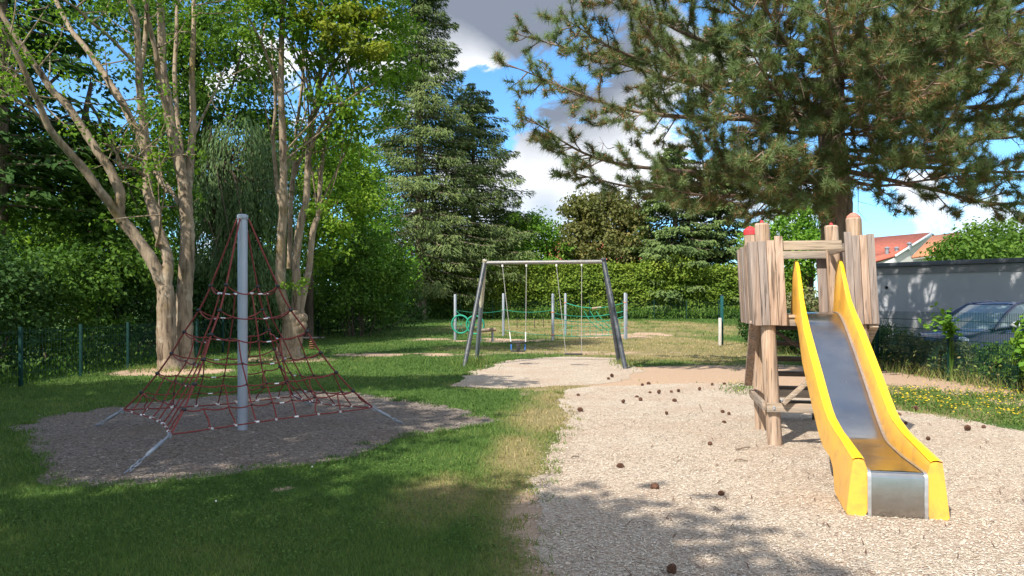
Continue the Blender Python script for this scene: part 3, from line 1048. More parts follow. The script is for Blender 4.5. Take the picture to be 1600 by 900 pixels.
def build_left_maple():
    rng = np.random.default_rng(41)
    Y0 = 18.2
    base = at(275, 577, Y0)
    base[2] = 0
    t = thing('maple_tree', 'multi stemmed tree with two pale trunks and bare leaning limbs behind the red rope pyramid', 'tree', base, group='pale multi stemmed trees on the lawn')
    b = MB()
    st = lambda *a, **k: stem(b, *a, rng=rng, **k)
    ends = []
    st([(266, 600), (264, 575), (261, 540), (260, 500), (260, 465), (257, 447)], Y0, 0, 34, 24, sides=16)
    b.tube(spline([at(266, 588, Y0) * (1, 1, 0) + (0, 0, -.1), at(265, 577, Y0), at(263, 560, Y0)], 4), np.linspace(0.42, 0.235, 9), 14, jit=1 + rng.normal(0, 0.07, (9, 14)))
    ends.append(st([(258, 455), (240, 412), (220, 381), (203, 358), (187, 338), (187, 318), (187, 300), (172, 265), (158, 245), (127, 197), (105, 165), (83, 143), (66, 118), (53, 100), (20, 50), (0, 17), (-40, -60)], Y0, -1.2, 20, 6))
    ends.append(st([(190, 345), (172, 318), (157, 300), (134, 268), (110, 240), (92, 220), (77, 200), (62, 165), (50, 140), (38, 110), (18, 70), (-5, 30)], Y0 - .3, -2.3, 15, 5))
    ends.append(st([(259, 450), (262, 420), (261, 398), (252, 372), (244, 350), (236, 320), (231, 300), (230, 265), (229, 240)], Y0, 0.3, 18, 13))
    ends.append(st([(231, 250), (219, 215), (202, 183), (190, 158), (173, 133), (160, 112), (147, 93), (130, 70), (113, 50), (98, 22), (87, 0), (60, -60)], Y0 + .3, 1.2, 13, 6))
    ends.append(st([(229, 245), (226, 210), (222, 167), (218, 130), (217, 100), (215, 65), (213, 33), (203, 0), (190, -70), (180, -140)], Y0 + .3, -0.6, 14, 6))
    ends.append(st([(220, 105), (226, 70), (229, 30), (230, 0), (236, -70)], Y0 + .2, 0.8, 8, 5))
    ends.append(st([(208, 96), (185, 72), (165, 52), (143, 35), (122, 15), (100, 0), (60, -30)], Y0, -1.5, 6, 3, sides=7))
    ends.append(st([(262, 300), (246, 275), (232, 258)], Y0, 0.5, 7, 8, sides=7))
    # second trunk
    st([(291, 592), (290, 567), (288, 520), (288, 467), (291, 420), (293, 367), (291, 330), (289, 300), (283, 265), (272, 222), (265, 185), (260, 150), (255, 120), (253, 95), (252, 33), (250, 0), (246, -80), (240, -160)], Y0 + .5, 0.8, 27, 9, sides=16)
    b.tube(spline([at(290, 590, Y0 + .5) * (1, 1, 0) + (0, 0, -.1), at(290, 573, Y0 + .5), at(289, 552, Y0 + .5)], 4), np.linspace(0.36, 0.195, 9), 14, jit=1 + rng.normal(0, 0.08, (9, 14)))
    ends.append(st([(290, 318), (294, 285), (297, 253), (300, 213), (302, 183), (300, 117), (303, 40), (303, 0), (310, -80)], Y0 + .84, 1.2, 15, 5))
    ends.append(st([(289, 300), (285, 262), (283, 233), (278, 190), (273, 117), (276, 50), (277, 0), (285, -60)], Y0 + .86, 1.9, 10, 5))
    ends.append(st([(264, 185), (257, 160), (249, 135), (244, 83), (236, 50), (228, 10), (215, -50)], Y0 + .95, -1, 11, 5))
    ends.append(st([(289, 330), (276, 312), (262, 290), (250, 275), (240, 240), (226, 200)], Y0 + .82, 1.2, 8, 4, sides=7))
    ends.append(st([(291, 245), (306, 205), (322, 172), (338, 140), (352, 105)], Y0 + .9, 2.0, 6, 2, sides=6))
    for pix in ([(222, 250), (203, 243), (188, 236), (165, 225)], [(226, 275), (206, 262), (190, 262), (176, 250)], [(60, 182), (36, 150), (10, 135), (-10, 130)], [(245, 385), (250, 360), (252, 330)],
                [(72, 200), (60, 180), (30, 158), (0, 140)], [(208, 190), (196, 170), (178, 150), (165, 120)], [(50, 143), (30, 128), (0, 122)]):
        ends.append(st(pix, Y0, -0.8, 6, 2.5, sides=6))
    # thinner twigs from the upper limbs
    tips = []
    for e in ends:
        for _ in range(5):
            s = e[rng.integers(len(e) // 2, len(e))]
            d = norm(rng.normal(0, 1, 3) + np.array((0, 0, 0.7)))
            L = rng.uniform(0.6, 1.7)
            e2 = s + d * L
            b.tube(spline([s, s + d * L * .5 + rng.normal(0, .08, 3), e2], 3), np.linspace(0.022, 0.006, 7), 5, cap=False)
            tips.append(e2)
    b.build('trunk', M['bark_maple'], t, smooth=70)
    # sparse leaves: along the upper limbs and in the crown above the picture
    C = [np.array(tips)]
    lob = [lobe(60, -40, 16.5, 120, 90), lobe(170, -60, 17.5, 120, 70), lobe(330, -30, 19.5, 110, 90), lobe(240, -170, 18.5, 160, 110), lobe(20, 90, 16, 60, 60), lobe(110, -150, 17, 140, 90), lobe(360, 60, 21, 60, 60)]
    C.append(clumps_in(rng, lob, 0.75, 0.24))
    C.append(np.array([at(x, y, Y) for x, y, Y in [(40, 85, 17), (20, 130, 16.5), (95, 115, 17), (105, 140, 17.2), (80, 60, 17), (18, 150, 16), (140, 20, 17.5), (160, 55, 17.5), (205, 200, 18.5), (240, 285, 18.3), (310, 150, 20), (318, 110, 20), (306, 185, 20)]]))
    C = np.vstack(C)
    cb = MB()
    leaf_clumps(cb, rng, C, 0.42, 30, 0.10, 0.075, tmean=0.42, droop=0.2)
    cb.build('crown', M['lime'], t)


def build_right_maple():
    rng = np.random.default_rng(43)
    Y0 = 21.6
    base = at(452, 562, Y0)
    base[2] = 0
    t = thing('maple_tree', 'multi stemmed tree with one thick burred trunk and a bright yellow green crown', 'tree', base, group='pale multi stemmed trees on the lawn')
    b = MB()
    st = lambda *a, **k: stem(b, *a, rng=rng, **k)
    ends = []
    st([(452, 566), (453, 545), (457, 525), (459, 505), (459, 485)], Y0, 0, 33, 34, sides=16)
    b.tube(spline([base - (0, 0, .1), base + (0, 0, .12), base + (0.02, 0, .5)], 4), np.linspace(0.50, 0.29, 9), 14, jit=1 + rng.normal(0, 0.08, (9, 14)))
    for q, r_ in (((466, 500), .20), ((472, 508), .15), ((464, 512), .17), ((475, 497), .12), ((446, 492), .14)):
        b.ball(at(*q, Y0 - .12), r_, 12, 8, sq=(1, .9, 1.25))
    ends.append(st([(451, 500), (444, 478), (439, 455), (438, 417), (440, 367), (443, 320), (443, 283), (442, 217), (439, 150), (440, 67), (442, 0), (446, -90)], Y0, -1.0, 19, 6, sides=12))
    ends.append(st([(441, 330), (434, 300), (432, 285), (427, 217), (430, 170), (428, 110)], Y0, 1.0, 9, 4))
    ends.append(st([(458, 500), (463, 465), (463, 430), (462, 410), (467, 367), (472, 340), (478, 317), (480, 283), (483, 233), (487, 195), (493, 167), (500, 117), (505, 60), (500, 0), (510, -90)], Y0 + .2, 0.6, 15, 6, sides=12))
    ends.append(st([(466, 500), (473, 462), (479, 438), (483, 417), (488, 367), (494, 345), (497, 337), (500, 290), (505, 240), (515, 190), (530, 140), (548, 100)], Y0 + .4, 1.4, 13, 4))
    ends.append(st([(452, 420), (454, 330), (457, 283), (465, 258), (473, 240), (478, 215)], Y0 + .7, 1.0, 8, 6))
    ends.append(st([(456, 300), (460, 250), (463, 205), (470, 150), (474, 100), (470, 40)], Y0 + .9, 1.6, 7, 4))
    ends.append(st([(484, 235), (500, 200), (520, 175), (552, 150), (585, 130)], Y0 + .3, -1.5, 6, 2.5, sides=7))
    ends.append(st([(497, 140), (520, 100), (550, 70), (585, 50)], Y0 + .5, 1.5, 6, 2.5, sides=7))
    ends.append(st([(439, 150), (425, 110), (410, 70), (390, 30)], Y0 - .6, -1.0, 6, 3, sides=7))
    # crown
    lob = [lobe(520, 60, 21.5, 75, 62), lobe(575, 95, 22, 62, 70), lobe(540, 150, 21, 55, 50), lobe(590, 30, 23, 65, 60), lobe(470, 20, 21, 70, 55), lobe(415, 40, 20.5, 45, 60), lobe(510, -60, 22, 120, 60),
           lobe(560, 205, 22, 42, 45), lobe(430, -60, 21, 90, 70), lobe(610, 130, 24, 45, 55), lobe(500, 215, 22.5, 34, 42), lobe(470, -160, 22, 130, 90), lobe(540, 265, 24, 36, 40)]
    C = clumps_in(rng, lob, 0.72, 0.62)
    limbs_to(b, rng, np.vstack([e[len(e) // 2:] for e in ends]), C[rng.permutation(len(C))[:70]], 0.035, 0.008, 5, 0.05)
    b.build('trunk', M['bark_maple'], t, smooth=70)
    cb = MB()
    leaf_clumps(cb, rng, C, 0.60, 62, 0.135, 0.10, tmean=0.5, droop=0.25, flat=0.6)
    S = np.array([at(x, y, 21.3) for x, y in [(445, 445), (470, 450), (476, 440), (462, 215), (470, 230), (485, 330), (492, 325), (505, 318), (478, 150), (450, 190), (455, 240)]])
    leaf_clumps(cb, rng, S, 0.3, 40, 0.10, 0.08, tmean=0.6)
    cb.build('crown', M['lime'], t)
    yb = MB()
    C = clumps_in(rng, [lobe(555, 22, 20.6, 48, 12, 0.7), lobe(520, 55, 20.2, 40, 12, 0.7), lobe(575, 82, 20.4, 40, 10, 0.6), lobe(500, 30, 20.5, 40, 12, 0.6)], 0.5, 0.9)
    leaf_clumps(yb, rng, C, 0.4, 46, 0.13, 0.10, tmean=0.5, droop=0.3, flat=0.5)
    yb.build('yellow_leaves', M['yellowleaf'], t)


def weeping(name, label, base, lobes, seed, strands, mat, lmin, lmax, qn=16):
    rng = np.random.default_rng(seed)
    t = thing(name, label, 'tree', (base[0], base[1], float(hgt(*base))))
    top = max(c[2] + r[2] * .7 for c, r in lobes)
    tb = MB().tube(spline([(base[0], base[1], -0.1), (base[0] + .2, base[1], top * .5), (base[0] - .1, base[1], top)], 6), np.linspace(0.3, 0.05, 13), 8)
    cb = MB()
    P, D, N, T = [], [], [], []
    for c, r in lobes:
        n = int(strands * r[0] * r[1] / 4)
        d = rdir(rng, n)
        d[:, 2] = np.abs(d[:, 2]) * 0.8 + 0.05
        S = np.asarray(c) + norm(d) * np.asarray(r) * rng.uniform(0.75, 1.05, n)[:, None]
        out = norm(d * np.array((1, 1, 0)))
        Ls = rng.uniform(lmin, lmax, n)
        ct = rng.normal(0.5, 0.14, n)
        for k in range(qn):
            f = (k + rng.random(n)) / qn
            q = S + np.column_stack([out[:, :2] * (np.sqrt(f) * 0.35)[:, None] + rng.normal(0, 0.06, (n, 2)), -Ls * f])
            ok = q[:, 2] > 0.5
            P.append(q[ok])
            D.append(np.column_stack([rng.normal(0, .22, (n, 2)) + out[:, :2] * (0.5 * (1 - f))[:, None], -np.ones(n)])[ok])
            N.append((out + rng.normal(0, .5, (n, 3)) + (0, 0, .3))[ok])
            T.append(np.clip(ct + rng.normal(0, .16, n), 0, 1)[ok])
        sel = S[rng.permutation(n)[:14]]
        limbs_to(tb, rng, np.array([(base[0], base[1], top * f) for f in (.4, .5, .6, .7, .8)]), sel, 0.06)
    P, D, N, T = map(np.concatenate, (P, D, N, T))
    cb.quads(P, D, N, rng.uniform(0.16, 0.32, len(P)), rng.uniform(0.035, 0.065, len(P)), T)
    tb.build('trunk', M['bark_dark'], t, smooth=60)
    cb.build('crown', mat, t)
    return t


def spruce(name, label, base, h, rmax, r0, mat, seed, nb=170, z0=0.08, group=None, per=70, shape=0.8, L=0.34, W=0.085, hang=0.8, trunk_mat=None, droop=0.38, dens=1.0, tiers=0):
    rng = np.random.default_rng(seed)
    gz = float(hgt(*base))
    t = thing(name, label, 'tree', (base[0], base[1], gz), group=group)
    O = np.array((base[0], base[1], gz))
    tb = MB().tube([O + (0, 0, -.1), O + (0, 0, h * .25), O + (rng.normal(0, .1), 0, h * .6), O + (0, 0, h * .972)], np.array([1.25, .8, .5, .03]) * r0, 9)
    P, D, N, T, LL = [], [], [], [], []
    if tiers:
        lev = z0 + (0.985 - z0) * (np.linspace(0, 1, tiers) ** .92)
        f = np.sort(np.repeat(lev, nb // tiers + 1)[:nb] + rng.normal(0, .013, nb)).clip(z0, .985)
    else:
        f = np.sort(rng.uniform(z0, 0.985, nb))
    for i, fz in enumerate(f):
        az = i * 2.399 + rng.normal(0, .25)
        ln = rmax * ((1 - fz) ** shape) * (0.55 + 0.45 * min(1, (fz - z0 + .05) * 7)) * rng.uniform(0.62, 1.18) + 0.25
        o = np.array((math.cos(az), math.sin(az), 0))
        s = np.array((-o[1], o[0], 0))
        a = O + (0, 0, h * fz)
        u = np.linspace(0, 1, 7)
        br = a + o * (ln * u)[:, None] + np.array((0, 0, 1)) * ((0.12 * ln * u - droop * ln * u ** 1.6 + 0.16 * ln * u ** 4)[:, None])
        tb.tube(br, np.linspace(0.012 + 0.012 * ln, 0.006, 7), 4, cap=False)
        m = int(per * (0.25 + ln / rmax) * dens)
        v = rng.beta(1.7, 1.1, m)
        c = np.stack([np.interp(v, u, br[:, k]) for k in range(3)], 1)
        side = rng.choice((-1, 1), m) * rng.random(m) ** 0.8 * (0.16 + 0.30 * ln * (1 - v) * rng.uniform(.5, 1, m) + 0.10 * ln * (v < .9))
        dz = -rng.random(m) ** 1.3 * (0.10 + hang * 0.22 * ln * (1 - v * .6))
        p = c + s * side[:, None] + o * (np.abs(side) * 0.45)[:, None] + np.column_stack([np.zeros((m, 2)), dz])
        P.append(p)
        D.append(o * rng.uniform(.4, 1.1, (m, 1)) + s * (np.sign(side) * rng.uniform(.2, .9, m))[:, None] + np.column_stack([rng.normal(0, .15, (m, 2)), -rng.uniform(.1, 1.0 * hang + .2, m)]))
        N.append(np.array((0, 0, 1)) + o * 0.5 + rng.normal(0, .45, (m, 3)))
        T.append(np.clip(0.35 + 0.3 * v + rng.normal(0, .16, m) + rng.normal(0, .07), 0, 1))
        LL.append(rng.uniform(.7, 1.25, m))
    P, D, N, T, LL = map(np.concatenate, (P, D, N, T, LL))
    tb.build('trunk', trunk_mat or M['bark_spruce'], t, smooth=60)
    MB().quads(P, D, N, L * LL, W * LL * rng.uniform(.8, 1.3, len(P)), T).build('crown', mat, t)
    return t


def build_pine():
    rng = np.random.default_rng(77)
    bx, by = 7.5, 17.0
    t = thing('pine_tree', 'tall pine with long bare limbs and tufted needles spreading over the wooden slide tower', 'tree', (bx, by, 0))
    tr = np.array([(bx - .02, by, -0.1), (bx - .02, by, .3), (bx, by, 1.5), (bx + .02, by, 3), (bx - .05, by, 4.5), (bx - .12, by, 6), (bx - .05, by, 8), (bx + .1, by, 10), (bx + .2, by, 12.5)])
    path = spline(tr, 5)
    rad = np.interp(np.linspace(0, 1, len(path)), np.linspace(0, 1, 9), [.50, .40, .36, .345, .32, .27, .2, .14, .04])
    tb = MB().tube(path, rad, 16, jit=1 + rng.normal(0, .04, (len(path), 16)))
    br = MB()
    dead = br

    def onto(z):
        return np.array((np.interp(z, tr[:, 2], tr[:, 0]), by, z))
    limbs = []
    # (height on the trunk, tip, rise of the middle)
    for z0, tip, mid in [(5.1, (0.25, 15.4, 5.55), -.25), (5.9, (-0.05, 14.6, 6.35), .0), (6.6, (1.0, 15.2, 7.55), .0), (7.2, (1.5, 14.4, 8.2), .1), (4.9, (1.1, 16.2, 4.55), .1), (6.2, (2.4, 13.8, 6.9), .1),
                         (4.6, (2.9, 15.5, 4.15), .15), (5.6, (3.3, 13.4, 5.7), .1), (7.4, (3.0, 13.2, 7.9), .2), (5.0, (4.6, 13.6, 4.45), .2), (6.6, (5.2, 12.2, 6.6), .2), (4.5, (4.5, 14.2, 4.15), .25),
                         (4.7, (5.1, 14.4, 3.95), .3), (5.6, (7.0, 12.2, 5.3), .2), (7.2, (7.2, 11.6, 7.4), .2), (5.2, (8.6, 13.2, 4.7), .2), (6.3, (9.4, 12.4, 6.2), .2), (4.6, (9.3, 14.6, 4.2), .15),
                         (5.05, (13.6, 16.4, 5.0), -.2), (4.75, (12.4, 15.4, 3.9), .1), (7.2, (13.6, 15.2, 8.0), .1),
                         (7.0, (11.0, 12.0, 8.0), .2), (7.6, (9.0, 11.2, 8.8), .1), (5.2, (9.6, 20.6, 4.9), .2), (6.3, (5.2, 21.4, 6.4), .2), (6.9, (8.4, 21.6, 7.2), .2),
                         (7.2, (10.5, 15.5, 8.2), .1), (6.2, (14.6, 16.8, 6.7), .1), (7.0, (14.4, 15.6, 7.7), .1), (5.9, (14.2, 18.6, 6.2), .1), (6.1, (13.3, 14.3, 6.5), .1), (7.6, (10.8, 17.5, 8.6), .1), (7.4, (9.5, 19.0, 8.4), .1), (6.8, (11.2, 16.6, 7.7), .1), (7.0, (9.8, 14.6, 7.8), .1), (6.6, (10.2, 18.4, 7.4), .1), (6.2, (10.6, 17.2, 6.8), .1), (7.9, (2.2, 14.0, 9.3), .2), (5.4, (6.4, 12.6, 5.9), .2), (6.0, (8.2, 12.0, 6.0), .2), (6.8, (6.2, 12.0, 7.3), .2), (5.8, (4.2, 13.0, 6.1), .1), (6.9, (9.8, 12.2, 7.2), .2), (4.9, (7.6, 13.4, 4.6), .2), (7.0, (4.0, 12.6, 7.7), .1), (4.4, (5.0, 15.2, 3.75), .2), (4.5, (5.4, 15.0, 3.85), .2), (8.3, (4.2, 12.6, 9.4), .1), (8.6, (12.6, 14.6, 9.6), .1), (6.8, (0.2, 17.2, 7.9), .1), (7.6, (3.2, 18.8, 8.6), .1)]:
        limbs.append((onto(z0), np.array(tip), mid))
    for _ in range(11):
        z0 = rng.uniform(8.2, 11.8)
        az = rng.uniform(0, 6.28)
        ln = (13.2 - z0) * rng.uniform(.75, 1.15)
        limbs.append((onto(z0), onto(z0) + np.array((math.cos(az) * ln, math.sin(az) * ln, ln * rng.uniform(.1, .35))), .15))
    TP, TD, TS = [], [], []
    for a, c, mid in limbs:
        ln = np.linalg.norm(c - a)
        d = norm(c - a)
        s = norm(np.cross(d, (0, 0, 1.0)))
        m1 = a + (c - a) * .33 + np.array((0, 0, -.06 * ln + mid * .5)) + rng.normal(0, .04 * ln, 3) * (1, 1, .4)
        m2 = a + (c - a) * .70 + np.array((0, 0, -.07 * ln + mid * .4)) + rng.normal(0, .035 * ln, 3) * (1, 1, .4)
        pth = spline([a, m1, m2, c], 8)
        tb.tube(pth, np.linspace(0.018 + 0.0080 * ln, 0.010, len(pth)), 7, cap=False, jit=1 + rng.normal(0, .05, (len(pth), 7)))
        k = int(ln * 5.2)
        for i in range(k):
            f = 0.20 + 0.80 * (i + rng.random()) / k
            x = f * (len(pth) - 1)
            j = min(int(x), len(pth) - 2)
            o = pth[j] + (pth[j + 1] - pth[j]) * (x - j)
            L2 = (0.42 + 1.15 * (1 - f) ** .7) * rng.uniform(.6, 1.15)
            sg = 1 if i % 2 else -1
            e = norm(d * rng.uniform(.55, 1.1) + s * sg * rng.uniform(.4, 1.0) + np.array((0, 0, rng.normal(0.10, .55))))
            tipz = np.array((0, 0, rng.uniform(-.12, .32) * L2))
            q = spline([o, o + e * L2 * .5 + rng.normal(0, .05, 3) + (0, 0, -.05 * L2), o + e * L2 + tipz], 4)
            br.tube(q, np.linspace(0.016, 0.006, len(q)), 4, cap=False, tint=.4)
            if f < .30 and rng.random() < .35:
                continue
            m = max(2, int(L2 / 0.13))
            for g in range(m):
                v = 0.30 + 0.70 * (g + .5) / m if g < m - 1 else 1.0
                y = v * (len(q) - 1)
                jj = min(int(y), len(q) - 2)
                p = q[jj] + (q[jj + 1] - q[jj]) * (y - jj)
                ax = norm(norm(q[jj + 1] - q[jj]) + rng.normal(0, .45, 3) + (0, 0, .28))
                if v < 1:
                    sp = rng.uniform(.04, .20)
                    p2 = p + ax * sp + rng.normal(0, .02, 3)
                    br.tube([p, p2], (.006, .005), 3, cap=False, tint=.4)
                    p = p2
                TP.append(p)
                TD.append(ax)
                TS.append(rng.uniform(.75, 1.15) * (1.12 if v == 1 else 1))
    # bare dead twigs hanging under the limbs
    for _ in range(170):
        a, c, mid = limbs[rng.integers(0, 50)]
        f = rng.uniform(.15, .75)
        o = a + (c - a) * f + np.array((0, 0, -.06 * np.linalg.norm(c - a)))
        e = norm(rng.normal(0, 1, 3) * (1, 1, .4) + (0, 0, -.35))
        L2 = rng.uniform(.35, 1.1)
        q = spline([o, o + e * L2 * .5 + (0, 0, -.06), o + e * L2 + np.array((0, 0, .15 * L2))], 4)
        dead.tube(q, np.linspace(.010, .003, len(q)), 4, cap=False)
        for _k in range(3):
            h = q[rng.integers(3, len(q) - 1)]
            dead.tube([h, h + norm(e + rng.normal(0, .7, 3)) * L2 * .35], (.006, .003), 3, cap=False)
    TP, TD, TS = np.array(TP), np.array(TD), np.array(TS)
    vis = TP[:, 2] < 8.9
    nn = np.where(vis, 84, 16)
    idx = np.repeat(np.arange(len(TP)), nn)
    m = len(idx)
    ax = TD[idx]
    ln = 0.205 * TS[idx] * rng.uniform(.55, 1.12, m)
    back = rng.uniform(-.17, 0.01, m)
    nd = norm(ax * rng.uniform(.25, 1.2, (m, 1)) + rdir(rng, m) * 1.05)
    A0 = TP[idx] + ax * back[:, None]
    sd = norm(np.cross(nd, rdir(rng, m)))
    wd = np.where(vis[idx], .0050, .018)
    brown = rng.random(len(TP))
    tt = rng.normal(.68, .16, m)
    old = (back < -.09) & (rng.random(m) < np.where(brown[idx] < .5, .85, .15))
    tt = np.where(old, rng.uniform(0, .16, m), np.clip(tt, .42, 1))
    nb = MB().tris(A0 - sd * wd[:, None], A0 + sd * wd[:, None], A0 + nd * ln[:, None], tt)
    # brown clusters of old flowers at many tuft hearts
    hs = np.where((brown < .5) & vis)[0]
    fb = MB()
    h = np.repeat(hs, 8)
    fb.quads(TP[h] + rng.normal(0, .018, (len(h), 3)), rdir(rng, len(h)), rdir(rng, len(h)), .060, .028, rng.random(len(h)))
    tb.build('trunk', M['bark_pine'], t, smooth=70)
    br.build('branches', M['bark_pine'], t)
    
    nb.build('crown', M['needle'], t)
    fb.build('old_flowers', plain('rusty_pine_flower', (0.40, 0.20, 0.12), 0.9, var=.3), t)
    print('pine tufts', len(TP), 'needles', m)


def shrub(name, label, lobes, leaf, L, clump, per, seed, fill=0.7, group=None, tmean=0.5, W=None, cat='shrub', stems=10):
    rng = np.random.default_rng(seed)
    c0 = np.asarray(lobes[0][0])
    gz = float(hgt(c0[0], c0[1]))
    t = thing(name, label, cat, (c0[0], c0[1], gz), group=group)
    C = clumps_in(rng, lobes, clump, fill)
    C = C[C[:, 2] > gz + clump * 0.25]
    sb = MB()
    for _ in range(stems):
        e = C[rng.integers(len(C))]
        s = np.array((c0[0] * .6 + e[0] * .4, c0[1] * .6 + e[1] * .4, gz - .05)) + rng.normal(0, .15, 3) * (1, 1, 0)
        sb.tube(spline([s, s * .5 + e * .5 + rng.normal(0, .1, 3), e], 4), np.linspace(.035, .008, 9), 5, cap=False)
    sb.build('stems', M['bark_dark'], t, smooth=60)
    cb = MB()
    leaf_clumps(cb, rng, C, clump, per, L, W or L * .62, tmean=tmean, droop=.25)
    cb.build('foliage', leaf, t)
    return t


build_left_maple()
build_right_maple()
build_pine()

# --- wood behind the left fence
gL = 'trees behind the left fence'
broadleaf('broadleaf_tree', 'layered green tree glimpsed between the two bare leaning limbs of the left maple', 'tree', (-14.2, 24.5), (-14, 24.5, 9), .25,
          [lobe(150, 250, 24, 95, 60), lobe(100, 330, 23, 90, 60), lobe(190, 330, 23.5, 80, 55), lobe(60, 400, 22, 90, 55), lobe(200, 420, 23, 75, 60), lobe(130, 430, 21.5, 90, 55), lobe(240, 300, 25, 55, 70)],
          M['mid'], .17, .75, 62, .66, seed=101, group=gL, tmean=.55)
broadleaf('broadleaf_tree', 'tall green tree filling the gap above the weeping tree', 'tree', (-14.5, 33), (-14, 33, 15), .3,
          [lobe(330, 110, 32, 75, 80), lobe(390, 170, 33, 60, 70), lobe(300, 200, 31, 60, 70), lobe(370, 50, 32, 70, 60), lobe(260, 230, 30, 50, 70), lobe(430, 230, 34, 50, 70), lobe(320, 10, 33, 90, 60), lobe(232, 70, 31.5, 52, 62), lobe(258, 140, 31, 50, 60), lobe(415, 120, 33.5, 45, 50), lobe(180, -10, 32, 60, 40), lobe(285, 60, 33, 50, 60)],
          M['mid'], .20, .9, 58, .66, seed=102, group=gL, tmean=.6)
spruce('fir_tree', 'dark conifer at the left edge of the picture with a pale mottled trunk', (-15.2, 21.8), 17, 4.6, .30, M['deep'], 103, nb=120, z0=.26, group=gL, per=80, hang=.3, droop=.30, L=.42, W=.13)
broadleaf('broadleaf_tree', 'dark tree whose leaves close the upper left corner', 'tree', (-19, 25), (-18, 25, 14), .3,
          [lobe(20, 60, 25, 70, 70), lobe(100, 40, 26, 60, 50), lobe(60, 220, 25, 55, 50), lobe(200, 30, 28, 60, 50), lobe(-40, 180, 24, 80, 90), lobe(10, 300, 24, 70, 55), lobe(150, 120, 27, 30, 30), lobe(-60, 20, 24, 90, 90)],
          M['deep'], .19, .85, 50, .52, seed=104, group=gL, tmean=.45)
broadleaf('broadleaf_tree', 'bright green tree beside the trunk of the burred maple', 'tree', (-9.3, 33.5), (-9, 33.5, 8), .2,
          [lobe(520, 320, 33, 55, 60), lobe(500, 260, 34, 55, 60), lobe(560, 300, 35, 45, 50), lobe(535, 225, 35, 45, 50), lobe(570, 260, 36, 32, 50), lobe(505, 370, 32, 45, 45)],
          M['lime'], .18, .8, 60, .66, seed=105, group=gL, tmean=.66)
weeping('weeping_tree', 'weeping conifer with dark drooping curtains behind the grey pole', (-12.4, 30.5),
        [lobe(372, 235, 30, 52, 62), lobe(340, 320, 29.5, 55, 60), lobe(400, 330, 29.5, 52, 60), lobe(370, 420, 28.5, 75, 50), lobe(425, 260, 31, 34, 50)], 111, 420, M['weeping'], 1.6, 3.6, 24)
shrub('shrub', 'rounded dark shrub with a sunlit top beside the burred maple', [lobe(560, 420, 36, 75, 62), lobe(530, 455, 35, 60, 50), lobe(600, 455, 36.5, 42, 48), lobe(550, 375, 36.5, 48, 30)], M['mid'], .16, .8, 70, 121, .8, group=gL, tmean=.5)
shrub('shrub', 'dark low shrub under the rounded one at the edge of the lawn', [lobe(510, 485, 38, 65, 40), lobe(575, 490, 40, 55, 36), lobe(625, 480, 43, 40, 40)], M['deep'], .17, .8, 60, 122, .8, group=gL, tmean=.35)
y = 10.5
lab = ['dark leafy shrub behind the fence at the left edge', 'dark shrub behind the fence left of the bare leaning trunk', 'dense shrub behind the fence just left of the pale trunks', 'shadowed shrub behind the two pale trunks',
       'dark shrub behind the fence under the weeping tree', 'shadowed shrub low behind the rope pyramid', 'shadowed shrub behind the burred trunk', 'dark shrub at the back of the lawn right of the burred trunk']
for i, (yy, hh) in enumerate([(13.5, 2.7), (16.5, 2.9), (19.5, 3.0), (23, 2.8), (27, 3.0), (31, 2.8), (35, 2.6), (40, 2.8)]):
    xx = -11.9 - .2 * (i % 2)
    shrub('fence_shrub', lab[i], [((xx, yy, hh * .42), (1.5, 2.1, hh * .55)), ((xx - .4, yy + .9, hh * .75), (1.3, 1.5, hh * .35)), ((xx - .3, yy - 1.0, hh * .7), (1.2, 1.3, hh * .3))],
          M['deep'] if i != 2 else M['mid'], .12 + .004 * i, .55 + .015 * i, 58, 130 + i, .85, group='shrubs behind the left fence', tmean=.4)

broadleaf('broadleaf_tree', 'tall green tree closing the view behind the weeping tree', 'tree', (-15.5, 43), (-15, 43, 13), .3,
          [lobe(300, 300, 42, 90, 90), lobe(380, 350, 42, 80, 90), lobe(450, 300, 43, 70, 100), lobe(250, 420, 40, 90, 60), lobe(480, 420, 42, 90, 60), lobe(400, 450, 41, 100, 50)],
          M['mid'], .24, 1.1, 56, .8, seed=106, group=gL, tmean=.5)
broadleaf('broadleaf_tree', 'wide sunlit green tree deep behind the left fence', 'tree', (-20, 34), (-19.5, 34, 9), .3,
          [lobe(60, 330, 34, 100, 80), lobe(150, 400, 33, 100, 70), lobe(195, 265, 35, 75, 60), lobe(20, 430, 31, 90, 60), lobe(230, 350, 35, 60, 80)],
          M['lime'], .20, .9, 62, .9, seed=107, group=gL, tmean=.6)
broadleaf('broadleaf_tree', 'green tree filling the gap left of the tallest spruce', 'tree', (-10.5, 50), (-10.5, 50, 9), .25,
          [lobe(560, 350, 48, 60, 80), lobe(610, 430, 49, 50, 50), lobe(540, 265, 48, 42, 60), lobe(520, 440, 47, 60, 50)],
          M['bright'], .24, 1.0, 60, .85, seed=108, group=gL, tmean=.5)

